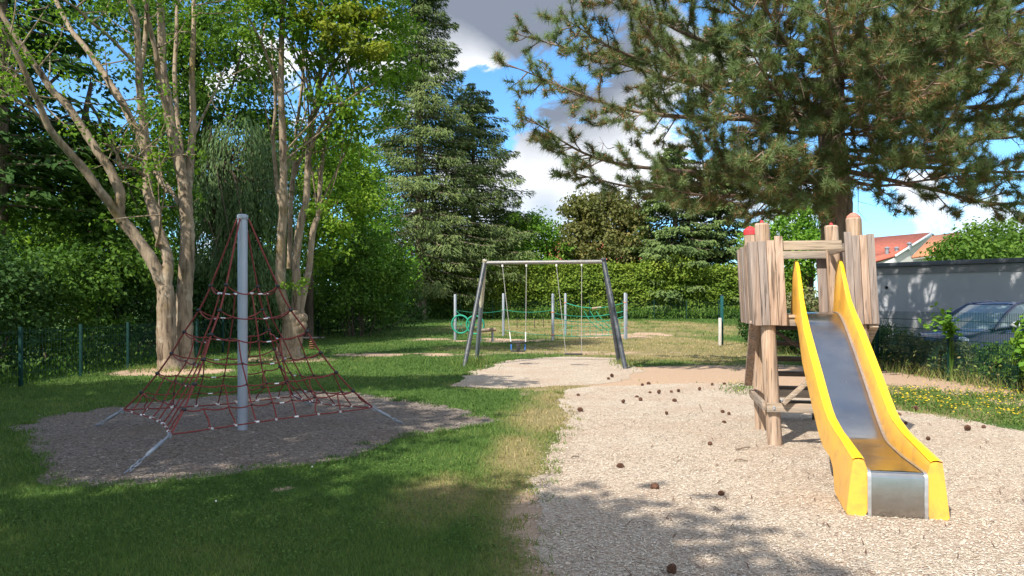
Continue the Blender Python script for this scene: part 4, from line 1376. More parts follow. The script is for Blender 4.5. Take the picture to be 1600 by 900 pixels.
# --- the far side
spruce('spruce_tree', 'tallest grey green spruce left of the patch of cloud', (-7.3, 58.5), 31.5, 8.6, .42, M['spruce'], 141, nb=330, z0=.08, per=320, L=.40, W=.075, hang=.75, shape=.85, tiers=30, droop=.42, group='spruces beyond the lawn')
spruce('spruce_tree', 'lower pointed spruce against the cloud right of the tallest spruce', (-3.3, 63), 20.6, 9.0, .34, M['spruce'], 142, nb=215, z0=.12, per=290, L=.42, W=.08, hang=.65, shape=.74, tiers=21, droop=.36, group='spruces beyond the lawn')
gB = 'trees beyond the far hedge'
broadleaf('broadleaf_tree', 'bright green rounded tree behind the swing crossbar', 'tree', (0.3, 63), (0.3, 63, 7), .25,
          [lobe(790, 375, 63, 62, 42), lobe(835, 360, 64, 42, 32), lobe(745, 395, 62.5, 50, 42), lobe(860, 395, 63, 36, 30), lobe(805, 345, 64, 30, 20), lobe(790, 420, 63, 95, 30)],
          M['bright'], .26, 1.0, 62, .75, seed=151, group=gB, tmean=.6)
broadleaf('chestnut_tree', 'browning round crowned chestnut behind the right half of the swing', 'tree', (9.2, 66), (9, 66, 8), .35,
          [lobe(945, 345, 66, 62, 42), lobe(905, 350, 65, 36, 44), lobe(985, 360, 65, 36, 42), lobe(940, 390, 64, 70, 32), lobe(915, 322, 66, 34, 20), lobe(970, 325, 66, 36, 24)],
          M['chestnut'], .32, 1.2, 70, .8, seed=152, group=gB, tmean=.45)
spruce('fir_tree', 'dark green fir under the left end of the pine branches', (13.6, 62), 14.5, 5.6, .35, M['olive'], 153, nb=170, z0=.06, per=200, L=.42, W=.13, hang=.6, shape=.55, group=gB)
spruce('fir_tree', 'second dark fir close behind the wooden tower', (17.6, 63), 14.0, 5.0, .35, M['olive'], 154, nb=150, z0=.06, per=200, L=.42, W=.13, hang=.6, shape=.55, group=gB)
broadleaf('broadleaf_tree', 'light green small tree seen over the tower rail', 'tree', (19.5, 48), (19.5, 48, 6), .2,
          [lobe(1235, 360, 47, 45, 38), lobe(1255, 400, 46.5, 48, 40), lobe(1200, 385, 47.5, 38, 40), lobe(1280, 350, 48, 38, 40), lobe(1240, 325, 48, 30, 18)], M['bright'], .22, .9, 66, .8, seed=155, group=gB, tmean=.66)
broadleaf('broadleaf_tree', 'green tree rising above the garage roof at the right edge', 'tree', (19.5, 30.5), (19.5, 30.5, 4.6), .18,
          [lobe(1535, 372, 30, 48, 30), lobe(1500, 388, 30, 36, 24), lobe(1580, 375, 30.5, 42, 34), lobe(1620, 370, 31, 40, 38), lobe(1550, 400, 29.5, 90, 20)], M['mid'], .17, .7, 66, .8, seed=156, group=gB, tmean=.62)
shrub('shrub', 'yellow green bush standing above the clipped hedge', [lobe(1045, 420, 59.5, 40, 26), lobe(1020, 430, 59.5, 26, 22)], M['hedge'], .24, .9, 70, 157, .8, tmean=.75)


def build_hedge():
    rng = np.random.default_rng(161)
    t = thing('hedge', 'long clipped green hedge closing the far end of the lawn', 'hedge', (5, 59.4, .5))
    x = rng.uniform(-11, 24, 30000)
    z = rng.uniform(0, 1, 30000)
    top = 4.15 + (fbm(x * .45, x * 0, 2, 4) - .5) * 1.3 + rng.normal(0, .1, len(x))
    n2 = (fbm(x * .55, z * 5, 6, 4) - .5) * 1.1
    yy = 58.4 + n2 + rng.normal(0, .10, len(x))
    zz = .5 + z * top
    b = MB()
    N = np.column_stack([rng.normal(0, .5, len(x)), -1 + rng.normal(0, .4, len(x)), .7 + rng.normal(0, .5, len(x))])
    D = np.column_stack([rng.normal(0, 1, (len(x), 2)), rng.normal(-.4, .7, len(x))])
    tn = np.clip(.30 + .36 * (fbm(x * .8, z * 4, 12, 3)) + .16 * z + rng.normal(0, .16, len(x)), 0, 1)
    b.quads(np.column_stack([x, yy, zz]), D, N, rng.uniform(.16, .32, len(x)), rng.uniform(.10, .19, len(x)), tn)
    x = rng.uniform(-11, 24, 9000)
    top = 4.15 + (fbm(x * .45, x * 0, 2, 4) - .5) * 1.3
    b.quads(np.column_stack([x, rng.uniform(58.2, 60.2, 9000), .5 + top + rng.normal(0, .16, 9000)]), rng.normal(0, 1, (9000, 3)), np.column_stack([rng.normal(0, .5, (9000, 2)), np.ones(9000)]),
            rng.uniform(.16, .34, 9000), rng.uniform(.10, .19, 9000), np.clip(rng.normal(.66, .16, 9000), 0, 1))
    b.build('foliage', M['hedge'], t)
    MB().box((6.5, 59.6, 2.3), (35, 1.1, 3.7)).build('branches', M['deep'], t)  # dark solid core added so nothing shows through the leaves, no modelled branches


build_hedge()
# rough low growth along the foot of hedge and fences
rng = np.random.default_rng(171)
ub = MB()
n = 5200
x = rng.uniform(-9, 18, n)
q = np.column_stack([x, rng.uniform(57.0, 58.2, n), rng.uniform(.5, 1.0, n) + rng.random(n) ** 2 * .5])
ub.quads(q, np.column_stack([rng.normal(0, .5, (n, 2)), np.ones(n)]), rng.normal(0, 1, (n, 3)) + (0, -1, .5), .3, .12, np.clip(rng.normal(.6, .2, n), 0, 1))
n = 6000
yv = rng.uniform(11, 46, n)
q = np.column_stack([-10.1 + rng.normal(0, .38, n) - .01 * yv, yv, rng.random(n) ** 2.2 * .45 + .03])
ub.quads(q, np.column_stack([rng.normal(0, .6, (n, 2)), np.ones(n)]), rng.normal(0, 1, (n, 3)) + (1, 0, .5), .10, .045, np.clip(rng.normal(.4, .2, n), 0, 1))
tag(ub.build('undergrowth', M['mid']), kind='stuff')

# --- trees left of and behind the camera: their shade lies over the lawn
gS = 'trees out of the picture whose shade lies on the lawn'
SHADE = [(-7.2, -2.9, 3.4, 9, 3.0, 2.0), (-5.5, -2.5, 1.3, 9, 1.4, 1.0), (-9.2, 2.9, 3.0, 9, 2.6, 2.0), (-12.9, 5.8, 2.9, 9, 2.8, 2.2), (-10.6, 8.0, 1.8, 9.5, 1.7, 1.5), (-7.6, 8.0, 1.9, 10, .8, 1.2), (-13.5, 0, 3, 9, 3, 2)]
for i, (sx, sy, r, z, ry, rz) in enumerate(SHADE):
    broadleaf('shade_tree', 'broad leafy tree beyond the left side of the picture that shades the lawn', 'tree', (min(sx, -7.5 if sy < 3 else -10.5), sy), (sx, sy, z), .25,
              [((sx, sy, z), (r, ry, rz))], M['mid'], .26, .9, 48, 1.8, seed=180 + i, group=gS, nl=14)

# ------------------------------------------------------------------ rope pyramid
def build_pyramid():
    pole = np.array(gp(379, 672))
    t = thing('rope_pyramid', 'red rope climbing pyramid hung round a grey steel pole on the bark bed', 'climbing net', (pole[0], pole[1], 0))
    H = 2.74
    MB().lathe([(.061, -.2), (.061, H - .03), (.068, H - .03), (.068, H), (.05, H + .012), (.01, H + .016)], (*pole, 0), 20).build('pole', M['pole'], t, smooth=40)
    MB().torus((*pole, H - .045), (0, 0, 1), .066, .008, 20, 6).build('pole_ring', M['galv'], t, smooth=60)
    prof = [(1.84, .43), (1.53, .59), (1.25, .79), (.97, .965), (.71, 1.16), (.46, 1.38), (.235, 1.63)]
    anchors = [gp(193, 740), gp(632, 662), gp(482, 625), gp(145, 667)]
    dirs = [(a - pole) / np.linalg.norm(a - pole) for a in anchors]
    dirs[2] = -dirs[0]
    anchors[2] = pole + dirs[2] * 2.45
    order = [0, 1, 2, 3]
    nodes = [[np.array((*(pole + dirs[c] * r), z)) for z, r in prof] for c in order]
    rope = MB()
    clamps, ferr, sleeves = [], [], []
    rr = .0088
    rng = np.random.default_rng(3)
    for c in order:
        topn = np.array((*(pole + dirs[c] * .075), H - .05))
        rope.tube(spline([topn] + nodes[c], 4), .0115, 6)
        for p in nodes[c][:6]:
            clamps.append((p, .030))
    starts = {0: 0, .31: 2, -.31: 2, .62: 4, -.62: 4, .92: 5, -.92: 5}
    sagz = [.10, .10, .10, .09, .07, .05, .015]
    sagi = [.02, .05, .07, .09, .10, .11, .15]
    for f in order:
        A, B = nodes[f], nodes[(f + 1) % 4]

        def ring(i, s, A=A, B=B):
            a, b = A[i], B[i]
            q = a + (b - a) * s
            w4 = 4 * s * (1 - s)
            inn = np.array((*(pole - q[:2]), 0))
            inn = inn / max(np.linalg.norm(inn), 1e-6)
            return q + inn * sagi[i] * w4 + np.array((0, 0, -sagz[i] * w4 ** .8))
        for i in range(7):
            wdt = np.linalg.norm(B[i] - A[i])
            s_nodes = [0] + sorted([.5 + d / wdt for d, st in starts.items() if st <= i and abs(d) < wdt / 2 - .015]) + [1]
            P = []
            for k, (s0, s1) in enumerate(zip(s_nodes, s_nodes[1:])):
                for u in np.linspace(0, 1, 6, endpoint=False):
                    q = ring(i, s0 + (s1 - s0) * u)
                    q[2] -= .022 * 4 * u * (1 - u) * (1 if i < 6 else .2)
                    P.append(q)
            P.append(ring(i, 1.0))
            rope.tube(P, rr, 5)
            k = len(P) // 2 + (3 if len(s_nodes) > 3 else 2)
            if i < 6:
                a, b = P[k - 1], P[k + 1] if k + 1 < len(P) else P[k]
                sleeves.append((a, b))
        for d, st in starts.items():
            P = []
            for i in range(st, 7):
                wdt = np.linalg.norm(B[i] - A[i])
                s = min(max(.5 + d / wdt, .012), .988)
                q = ring(i, s)
                P.append(q)
                if st < i < 6:
                    clamps.append((q, .019))
            if d == 0:
                ferr.append(P[0])
            ferr.append(P[-1])
            P = spline(P, 5)
            bow = np.linspace(0, 1, len(P))[:, None]
            rope.tube(P + np.array((rng.normal(0, .012), rng.normal(0, .012), 0)) * np.sin(bow * 9), rr, 5)
    rope.build('rope_net', M['rope_red'], t, smooth=60)
    cm = MB().ball((0, 0, 0), 1, 8, 6, sq=(1.05, 1.05, .8)).build('rope_clamp', M['black'], t, smooth=80, world=False)
    for i, (p, r) in enumerate(clamps):
        o = cm if i == 0 else cm.copy()
        if i:
            COL.objects.link(o)
            o.parent = t
        o.location = (p[0] - pole[0], p[1] - pole[1], p[2])
        o.scale = (r,) * 3
    fm = MB().tube([(-.026, 0, 0), (.026, 0, 0)], .0135, 8).build('ferrule', M['ferrule'], t, smooth=50, world=False)
    k = 0
    for p in ferr:
        o = fm if k == 0 else fm.copy()
        if k:
            COL.objects.link(o)
            o.parent = t
        k += 1
        o.location = (p[0] - pole[0], p[1] - pole[1], p[2])
        o.rotation_euler = (0, 0, rng.uniform(0, 3.1))
    for a, b in sleeves:
        o = fm.copy()
        o.name = 'rope_sleeve'
        COL.objects.link(o)
        o.parent = t
        m = (a + b) / 2
        o.location = (m[0] - pole[0], m[1] - pole[1], m[2])
        o.rotation_euler = Vector(b - a).to_track_quat('X', 'Z').to_euler()
        o.scale = (1.15, .72, .72)
    for c in order:
        p0 = nodes[c][6]
        p1 = np.array((*anchors[c], -.02))
        L = np.linalg.norm(p1 - p0)
        d = (p1 - p0) / L
        ab = MB()
        ab.tube([p0, p0 + d * L * .18], .012, 6)
        ab.torus(p0 + d * .03, np.cross(d, (0, 0, 1)), .028, .009, 14, 6)
        ab.tube([p0 + d * L * .16, p0 + d * L * .20, p0 + d * L * .52, p0 + d * L * .56], [.012, .021, .021, .012], 10)
        ab.tube([p0 + d * L * .55, p0 + d * L * .66], .009, 6)
        ab.build('turnbuckle', M['galv'], t, smooth=50)
        cb = MB()
        nlk = max(4, int(L * .36 / .052))
        sx = np.cross(d, (0, 0, 1.0))
        sx /= np.linalg.norm(sx)
        sy = np.cross(d, sx)
        for j in range(nlk):
            cc = p0 + d * L * (.66 + .34 * (j + .5) / nlk)
            s = sx if j % 2 else sy
            a = np.linspace(0, 2 * math.pi, 15)
            cb.tube(cc + d * (np.cos(a) * .038)[:, None] + s * (np.sin(a) * .019)[:, None], .0075, 5, cap=False)
        cb.build('chain', M['galv'], t, smooth=60)


# ------------------------------------------------------------------ slide tower
TOW = (3.0, 8.40)
TRZ = -math.atan2(.20, .98)


def build_tower():
    t = thing('slide_tower', 'weathered wooden play tower with red post caps and plank corner walls', 'play tower', (*TOW, 0), TRZ)
    SH = -.056

    def part(b, name, mat, bevel=.005, smooth=35, parent=t):
        return b.build(name, mat, parent, smooth=smooth, bevel=bevel, world=False, shear=SH)
    D = 1.10
    Wd = .98
    posts = [((0, 0), 2.53, 'knob'), ((Wd, 0), 2.575, 'faded'), ((0, D), 2.555, 'red'), ((Wd, D), 2.60, 'knob')]
    for (x, y), h, capk in posts:
        r = .083
        b = MB().lathe([(r, -.15), (r, h - .02), (r - .012, h), (.001, h + .004)], (x, y, 0), 20)
        p = part(b, 'post', M['post'], 0, 28)
        c = MB()
        if capk == 'red':
            c.lathe([(r + .006, h - .055), (r + .006, h), (r - .01, h + .018), (.03, h + .05), (.004, h + .058)], (x, y, 0), 18)
        elif capk == 'faded':
            c.lathe([(r - .006, h - .012), (r - .012, h + .012), (.028, h + .048), (.004, h + .056)], (x, y, 0), 18)
        else:
            c.lathe([(.020, h - .01), (.020, h + .022), (.010, h + .034), (.002, h + .036)], (x, y, 0), 12)
        part(c, 'post_cap', M['faded_red'] if capk == 'faded' else M['red'], 0, 25, p)
    rng = np.random.default_rng(9)

    def planks(name, p0, dx, n, wdt, z0, z1s, axis):
        b = MB()
        nx = np.array((-dx[1], dx[0]))
        for i in range(n):
            c = np.array(p0) + np.array(dx) * wdt * (i + .5) + nx * rng.uniform(-.008, .008)
            z1 = z1s[i % len(z1s)]
            s = (wdt - .004, .030, z1 - z0) if axis == 'x' else (.030, wdt - .004, z1 - z0)
            b.box((c[0], c[1], (z0 + z1) / 2 + rng.uniform(-.004, .004)), s, tint=rng.uniform(.15, .9))
        return part(b, name, M['wood'], .006)
    planks('front_panel', (-.165, -.118), (1, 0), 4, .090, 1.365, [2.315, 2.315, 2.322, 2.372], 'x')
    planks('front_panel', (.838, -.118), (1, 0), 4, .079, 1.385, [2.40, 2.365, 2.365, 2.375], 'x')
    planks('side_panel', (-.150, -.092), (0, 1), 11, .124, 1.37, [2.31, 2.318, 2.305], 'y')
    planks('side_panel', (1.135, -.092), (0, 1), 11, .124, 1.38, [2.34, 2.35], 'y')
    planks('back_panel', (.80, 1.215), (1, 0), 3, .115, 1.50, [2.23, 2.24], 'x')
    part(MB().box((.49, -.085, 2.265), (.66, .034, .105)), 'front_rail', M['wood_x'])
    part(MB().box((.49, D + .02, 2.235), (.86, .034, .100)), 'back_rail', M['wood_x'])
    part(MB().box((.06, .5, 2.26), (.034, .94, .09)), 'side_rail', M['wood_y'])
    part(MB().box((.92, .5, 2.26), (.034, .94, .09)), 'side_rail', M['wood_y'])
    fl = MB()
    for i in range(9):
        fl.box((.49, .0 + i * .138, 1.470), (1.16, .130, .034), tint=rng.random())
    part(fl, 'floor_boards', M['wood_x'])
    for y in (-.02, D + .03):
        part(MB().box((.49, y, 1.405), (1.10, .05, .09)), 'joist', M['wood_x'])
    for x in (.14, .84):
        part(MB().box((x, .54, 1.40), (.05, 1.06, .085)), 'joist', M['wood_y'])
    # bracing near the ground
    part(MB().box((.32, -.106, .440), (.80, .044, .100)), 'lower_beam', M['wood_x'])
    part(MB().box((-.105, .52, .455), (.044, 1.22, .100)), 'lower_beam', M['wood_y'])
    part(MB().box((.44, D + .105, .45), (1.1, .044, .100)), 'lower_beam', M['wood_x'])
    part(MB().box((1.085, .5, .45), (.044, 1.22, .100)), 'lower_beam', M['wood_y'])
    part(MB().beam((.09, -.152, .49), (.66, -.10, 1.0), .042, .092, (0, 1, 0)), 'brace', M['wood_x'])
    part(MB().beam((.10, D + .10, 1.36), (.80, D + .10, .86), .042, .092, (0, 1, 0)), 'brace', M['dark_wood'])
    part(MB().beam((-.150, .02, 1.40), (-.150, .98, .58), .042, .092, (1, 0, 0)), 'brace', M['wood'])
    part(MB().beam((1.10, -.10, 1.37), (1.10, .55, 1.0), .042, .092, (1, 0, 0)), 'brace', M['wood_x'])
    for i, (x, y, z) in enumerate([(.0, -.130, .445), (.08, -.178, .53), (0, -.130, .425)]):
        part(MB().lathe([(.016, 0), (.016, .006), (.009, .012)], n=10).add(np.zeros((0, 3)), np.zeros((0, 4), int)) if False else MB().ball((x, y, z), .014, 8, 6, sq=(1, .5, 1)), 'bolt', M['galv'], 0, 60)
    # steps at the back
    for x in (.10, .84):
        part(MB().beam((x, D + .98, -.08), (x, D + .16, 1.44), .05, .11, (1, 0, 0)), 'stringer', M['dark_wood'])
    for i in range(6):
        f = (i + .35) / 6.2
        part(MB().box((.47, D + .93 - .80 * f, .16 + 1.32 * f), (.70, .15, .06)), 'step', M['dark_wood'])


# ------------------------------------------------------------------ slide
def build_slide():
    B0 = np.array((2.885, 5.51))
    dv = np.array((3.505 - 2.885, 8.5 - 5.51))
    rz = -math.atan2(dv[0], dv[1])
    t = thing('slide', 'yellow sided slide with a shiny steel chute leaning on the wooden tower', 'slide', (*B0, 0), rz)
    k = np.linalg.norm(dv) / (8.5 - 5.51)
    # distance from the foot (in Y), chute, wall top, wall underside
    S = np.array([(0.00, .335, .430, .0), (.06, .345, .440, .0), (.25, .352, .470, .0), (.50, .360, .510, .0), (.58, .365, .520, .02), (.64, .370, .530, .20), (.75, .380, .555, .27), (.92, .400, .600, .29), (1.05, .445, .660, .31),
                  (1.25, .565, .790, .41), (1.45, .705, .930, .55), (1.75, .915, 1.130, .77), (2.05, 1.125, 1.330, .98), (2.3, 1.300, 1.510, 1.16), (2.45, 1.400, 1.640, 1.27), (2.55, 1.450, 1.77, 1.33),
                  (2.65, 1.490, 1.91, 1.37), (2.74, 1.505, 2.03, 1.39), (2.82, 1.512, 2.085, 1.40), (2.88, 1.514, 2.095, 1.40), (2.94, 1.515, 2.06, 1.41), (2.99, 1.515, 1.96, 1.42), (3.02, 1.515, 1.80, 1.43)])
    Y = S[:, 0] * k
    top = ss(1.9, 2.7, S[:, 0])
    bw = .205 - .012 * top                 # half width of the chute
    for sg in (-1, 1):
        foot = 1 - ss(0, .55, S[:, 0])
        thick = .072 + .012 * foot - .034 * top
        flare = .030 * foot
        G = []
        for i in range(len(S)):
            zb, zt, zo = S[i, 1], S[i, 2], S[i, 3]
            xi = bw[i]
            xt = bw[i] + .022
            xo = xt + thick[i]
            e = min(.022, (zt - zb) * .3)
            prof = [(xi, zb - .05), (xi + .002, zb + .012), (xt - .002, zt - e), (xt + .008, zt - .006), (xt + .5 * (xo - xt), zt), (xo - .008, zt - .006), (xo, zt - e),
                    (xo + .012 + flare[i] * .4, (zo + zt) / 2), (xo + .016 + flare[i], zo + .02), (xo + flare[i], zo), (xi + .02, zo), (xi, min(zb - .05, zo + .05) if zo + .05 < zb - .05 else zb - .05)]
            G.append([(sg * x, Y[i], z) for x, z in prof])
        G = np.array(G)
        np_ = G.shape[1]
        b = MB()
        Gc = np.concatenate([G, G[:, :1]], 1)
        if sg > 0:
            Gc = Gc[:, ::-1]
        b.grid(Gc)
        f0 = b.n
        b.add(G[0], [list(range(np_))])
        b.add(G[-1], [list(range(np_))])
        o = b.build('side_wall', M['yellow'], t, world=False)
        bm = bmesh.new()
        bm.from_mesh(o.data)
        bmesh.ops.remove_doubles(bm, verts=bm.verts, dist=.0004)
        bmesh.ops.recalc_face_normals(bm, faces=bm.faces)
        bm.to_mesh(o.data)
        bm.free()
        o.data.shade_smooth()
        o.data.set_sharp_from_angle(angle=R(38))
        # glossy rounded upper edge
        rb = MB()
        i0 = 0
        P = np.array([(sg * (bw[i] + .022 + thick[i] * .5), Y[i], S[i, 2] + .002) for i in range(len(S))])
        cs = [(-.5, -.012), (-.52, 0.0), (-.3, .009), (0, .012), (.3, .009), (.52, 0.0), (.5, -.012)]
        GG = np.array([[(P[i, 0] + sg * a * (thick[i] - .004), P[i, 1], P[i, 2] + z) for a, z in cs] for i in range(len(S))])
        if sg < 0:
            GG = GG[:, ::-1]
        rb.grid(GG[:, ::-1])
        rb.build('edge_band', M['rim'], t, world=False, smooth=60)
    # steel chute, rounded over the lip and down to the ground
    P = []
    for i in range(len(S) - 1, -1, -1):
        P.append((Y[i], S[i, 1]))
    P = P[:-1]
    P += [(.035, .344), (.014, .338), (.002, .324), (-.004, .300), (-.006, .02), (-.006, -.02)]
    P = np.array(P)
    Ps = np.vstack([spline(P[:-6], 5), P[-6:]])
    hw = np.interp(Ps[:, 0], Y, bw)
    xs = np.linspace(-1, 1, 9)
    rng = np.random.default_rng(4)
    G = np.array([[(x * (hw[i] + .004), Ps[i, 0], Ps[i, 1]) for x in xs] for i in range(len(Ps))])
    dent = (fbm(G[..., 0] * 9, G[..., 1] * 5, 3, 3) - .5) * .004
    G[..., 2] += dent * (G[..., 1] > .05)
    MB().grid(G).build('chute', M['steel'], t, world=False, smooth=70)
    for sg in (-1, 1):
        b = MB()
        G2 = []
        for i in range(len(Ps)):
            x0, x1 = sg * (hw[i] - .022), sg * (hw[i] + .004)
            nx = .006
            j0, j1 = max(0, i - 1), min(len(Ps) - 1, i + 1)
            tv = Ps[j1] - Ps[j0]
            tv = tv / np.linalg.norm(tv)
            nn = np.array((tv[1], -tv[0]))
            if nn[1] < 0 and abs(nn[1]) > .2:
                nn = -nn
            if i >= len(Ps) - 4:
                nn = np.array((-1.0, 0.25))
            G2.append([(x0, *(Ps[i] + nn * .002)), (x0, *(Ps[i] + nn * nx)), (x1, *(Ps[i] + nn * nx)), (x1, *(Ps[i] + nn * .002))])
        b.grid(np.array(G2))
        b.build('edge_trim', M['trim'], t, world=False, smooth=40)


# ------------------------------------------------------------------ swing frame and its two swings
def build_swings():
    A, Bp = np.array((-.735, 19.75, 2.72)), np.array((2.395, 19.2, 2.72))
    mid = (A + Bp) / 2
    t = thing('swing_frame', 'dark steel swing frame with two slanted legs at each end of the worn crossbar', 'swing frame', (mid[0], mid[1], 0))
    MB().tube([A + (.02, 0, 0), Bp - (.02, 0, 0)], .052, 14).build('crossbar', M['bar'], t, smooth=50)
    feet = [(A, (-1.24, 18.85)), (A, (-1.02, 21.1)), (Bp, (2.84, 18.3)), (Bp, (2.98, 20.4))]
    for i, (a, f) in enumerate(feet):
        ff = np.array((*f, -.1))
        d = norm(a - ff)
        b = MB().tube([ff, a + d * .09], .060, 14)
        b.build('leg', M['frame'] if i != 1 else M['leg_worn'], t, smooth=50)
    # hangers
    xs = [(788 - 760) / 182, (825 - 760) / 182, (871 - 760) / 182, (909 - 760) / 182]
    hang = [A + (Bp - A) * f + np.array((0, 0, -.052)) for f in xs]
    for h in hang:
        MB().lathe([(.020, -.065), (.028, -.05), (.028, 0), (.015, .004)], h, 10).build('hanger', M['white_plastic'], t, smooth=50)
    yd = norm(Bp - A)
    side = np.array((-yd[1], yd[0], 0))

    def chain(p, q, b):
        P = np.linspace(p, q, 30)
        b.tube(P, .0095, 5)
        for c in P[1:-1:1]:
            b.ball(c, .0125, 5, 4)
    # flat seat
    p, q = hang[2] + (0, 0, -.065), hang[3] + (0, 0, -.065)
    s = (p + q) / 2
    zc = .30
    seat_c = np.array((1.62, s[1] - .02, zc))
    st = thing('flat_swing', 'flat black swing seat on two chains on the right half of the swing frame', 'swing', (*seat_c[:2], zc), group='swings hanging from the frame')
    Mx = np.stack([yd, side, np.array((0, 0, 1.0))], 1)
    MB().box(seat_c, (.46, .19, .035), Mx).build('seat', M['rubber'], st, bevel=.012, smooth=40)
    for h, sg in ((p, -1), (q, 1)):
        b = MB()
        chain(h, seat_c + yd * sg * .205 + (0, 0, .02), b)
        b.build('chain', M['chain'], st, smooth=60)
    # toddler seat
    p, q = hang[0] + (0, 0, -.065), hang[1] + (0, 0, -.065)
    c = np.array((.165, (p[1] + q[1]) / 2 - .02, .365))
    st = thing('toddler_swing', 'toddler swing seat with blue sides hanging from the left half of the frame', 'swing', (*c[:2], .40), group='swings hanging from the frame')
    b = MB().box(c, (.36, .26, .03), Mx)
    b.build('seat', M['rubber'], st, bevel=.01, smooth=40)
    rim = MB()
    a = np.linspace(0, 2 * math.pi, 25)
    rim.tube(c + np.array((0, 0, .23)) + yd * (np.cos(a) * .20)[:, None] + side * (np.sin(a) * .15)[:, None], .020, 8, cap=False)
    rim.build('rim', M['rubber'], st, smooth=60)
    for sg in (-1, 1):
        MB().box(c + yd * sg * .185 + (0, 0, .105), (.035, .07, .15), Mx).build('side_support', M['blue_plastic'], st, bevel=.01, smooth=40)
        MB().box(c + side * sg * .14 + (0, 0, .115), (.045, .03, .20), Mx).build('crotch_strap', M['rubber'], st, bevel=.008, smooth=40)
    for h, sg in ((p, -1), (q, 1)):
        b = MB()
        e = c + yd * sg * .20 + (0, 0, .25)
        m = e + (h - e) * .13
        chain(h, m, b)
        b.build('chain', M['chain'], st, smooth=60)
        MB().tube([e, m], .017, 8).build('chain_sleeve', M['white_plastic'], st, smooth=60)


M['leg_worn'] = None
M['spring'] = plain('rusty_spring', (.22, .085, .04), .6)
M['faded_red'] = plain('faded_red_wood', (.42, .17, .12), .8, var=.3, scale=20)
m_, b_, p_, nt_ = new_mat('worn_leg')
o_ = b_.n('ShaderNodeTexCoord').outputs['Object']
sp_ = b_.n('ShaderNodeSeparateXYZ')
b_.put(sp_.inputs[0], o_)
n_ = b_.noise(b_.mapping(o_, (14, 14, 1.6)), 1.0, 5, .6)
k_ = b_.ramp(b_.math('ADD', b_.math('MULTIPLY', sp_.outputs[2], .5), b_.math('MULTIPLY', b_.math('SUBTRACT', n_, .5), .7)), [(.77, 0.0), (.86, 1.0)])
b_.put(p_.inputs['Base Color'], b_.mix(k_, (.125, .145, .17), b_.ramp(n_, [(.35, (.28, .25, .18)), (.6, (.52, .48, .38))])))
p_.inputs['Roughness'].default_value = .55
M['leg_worn'] = m_


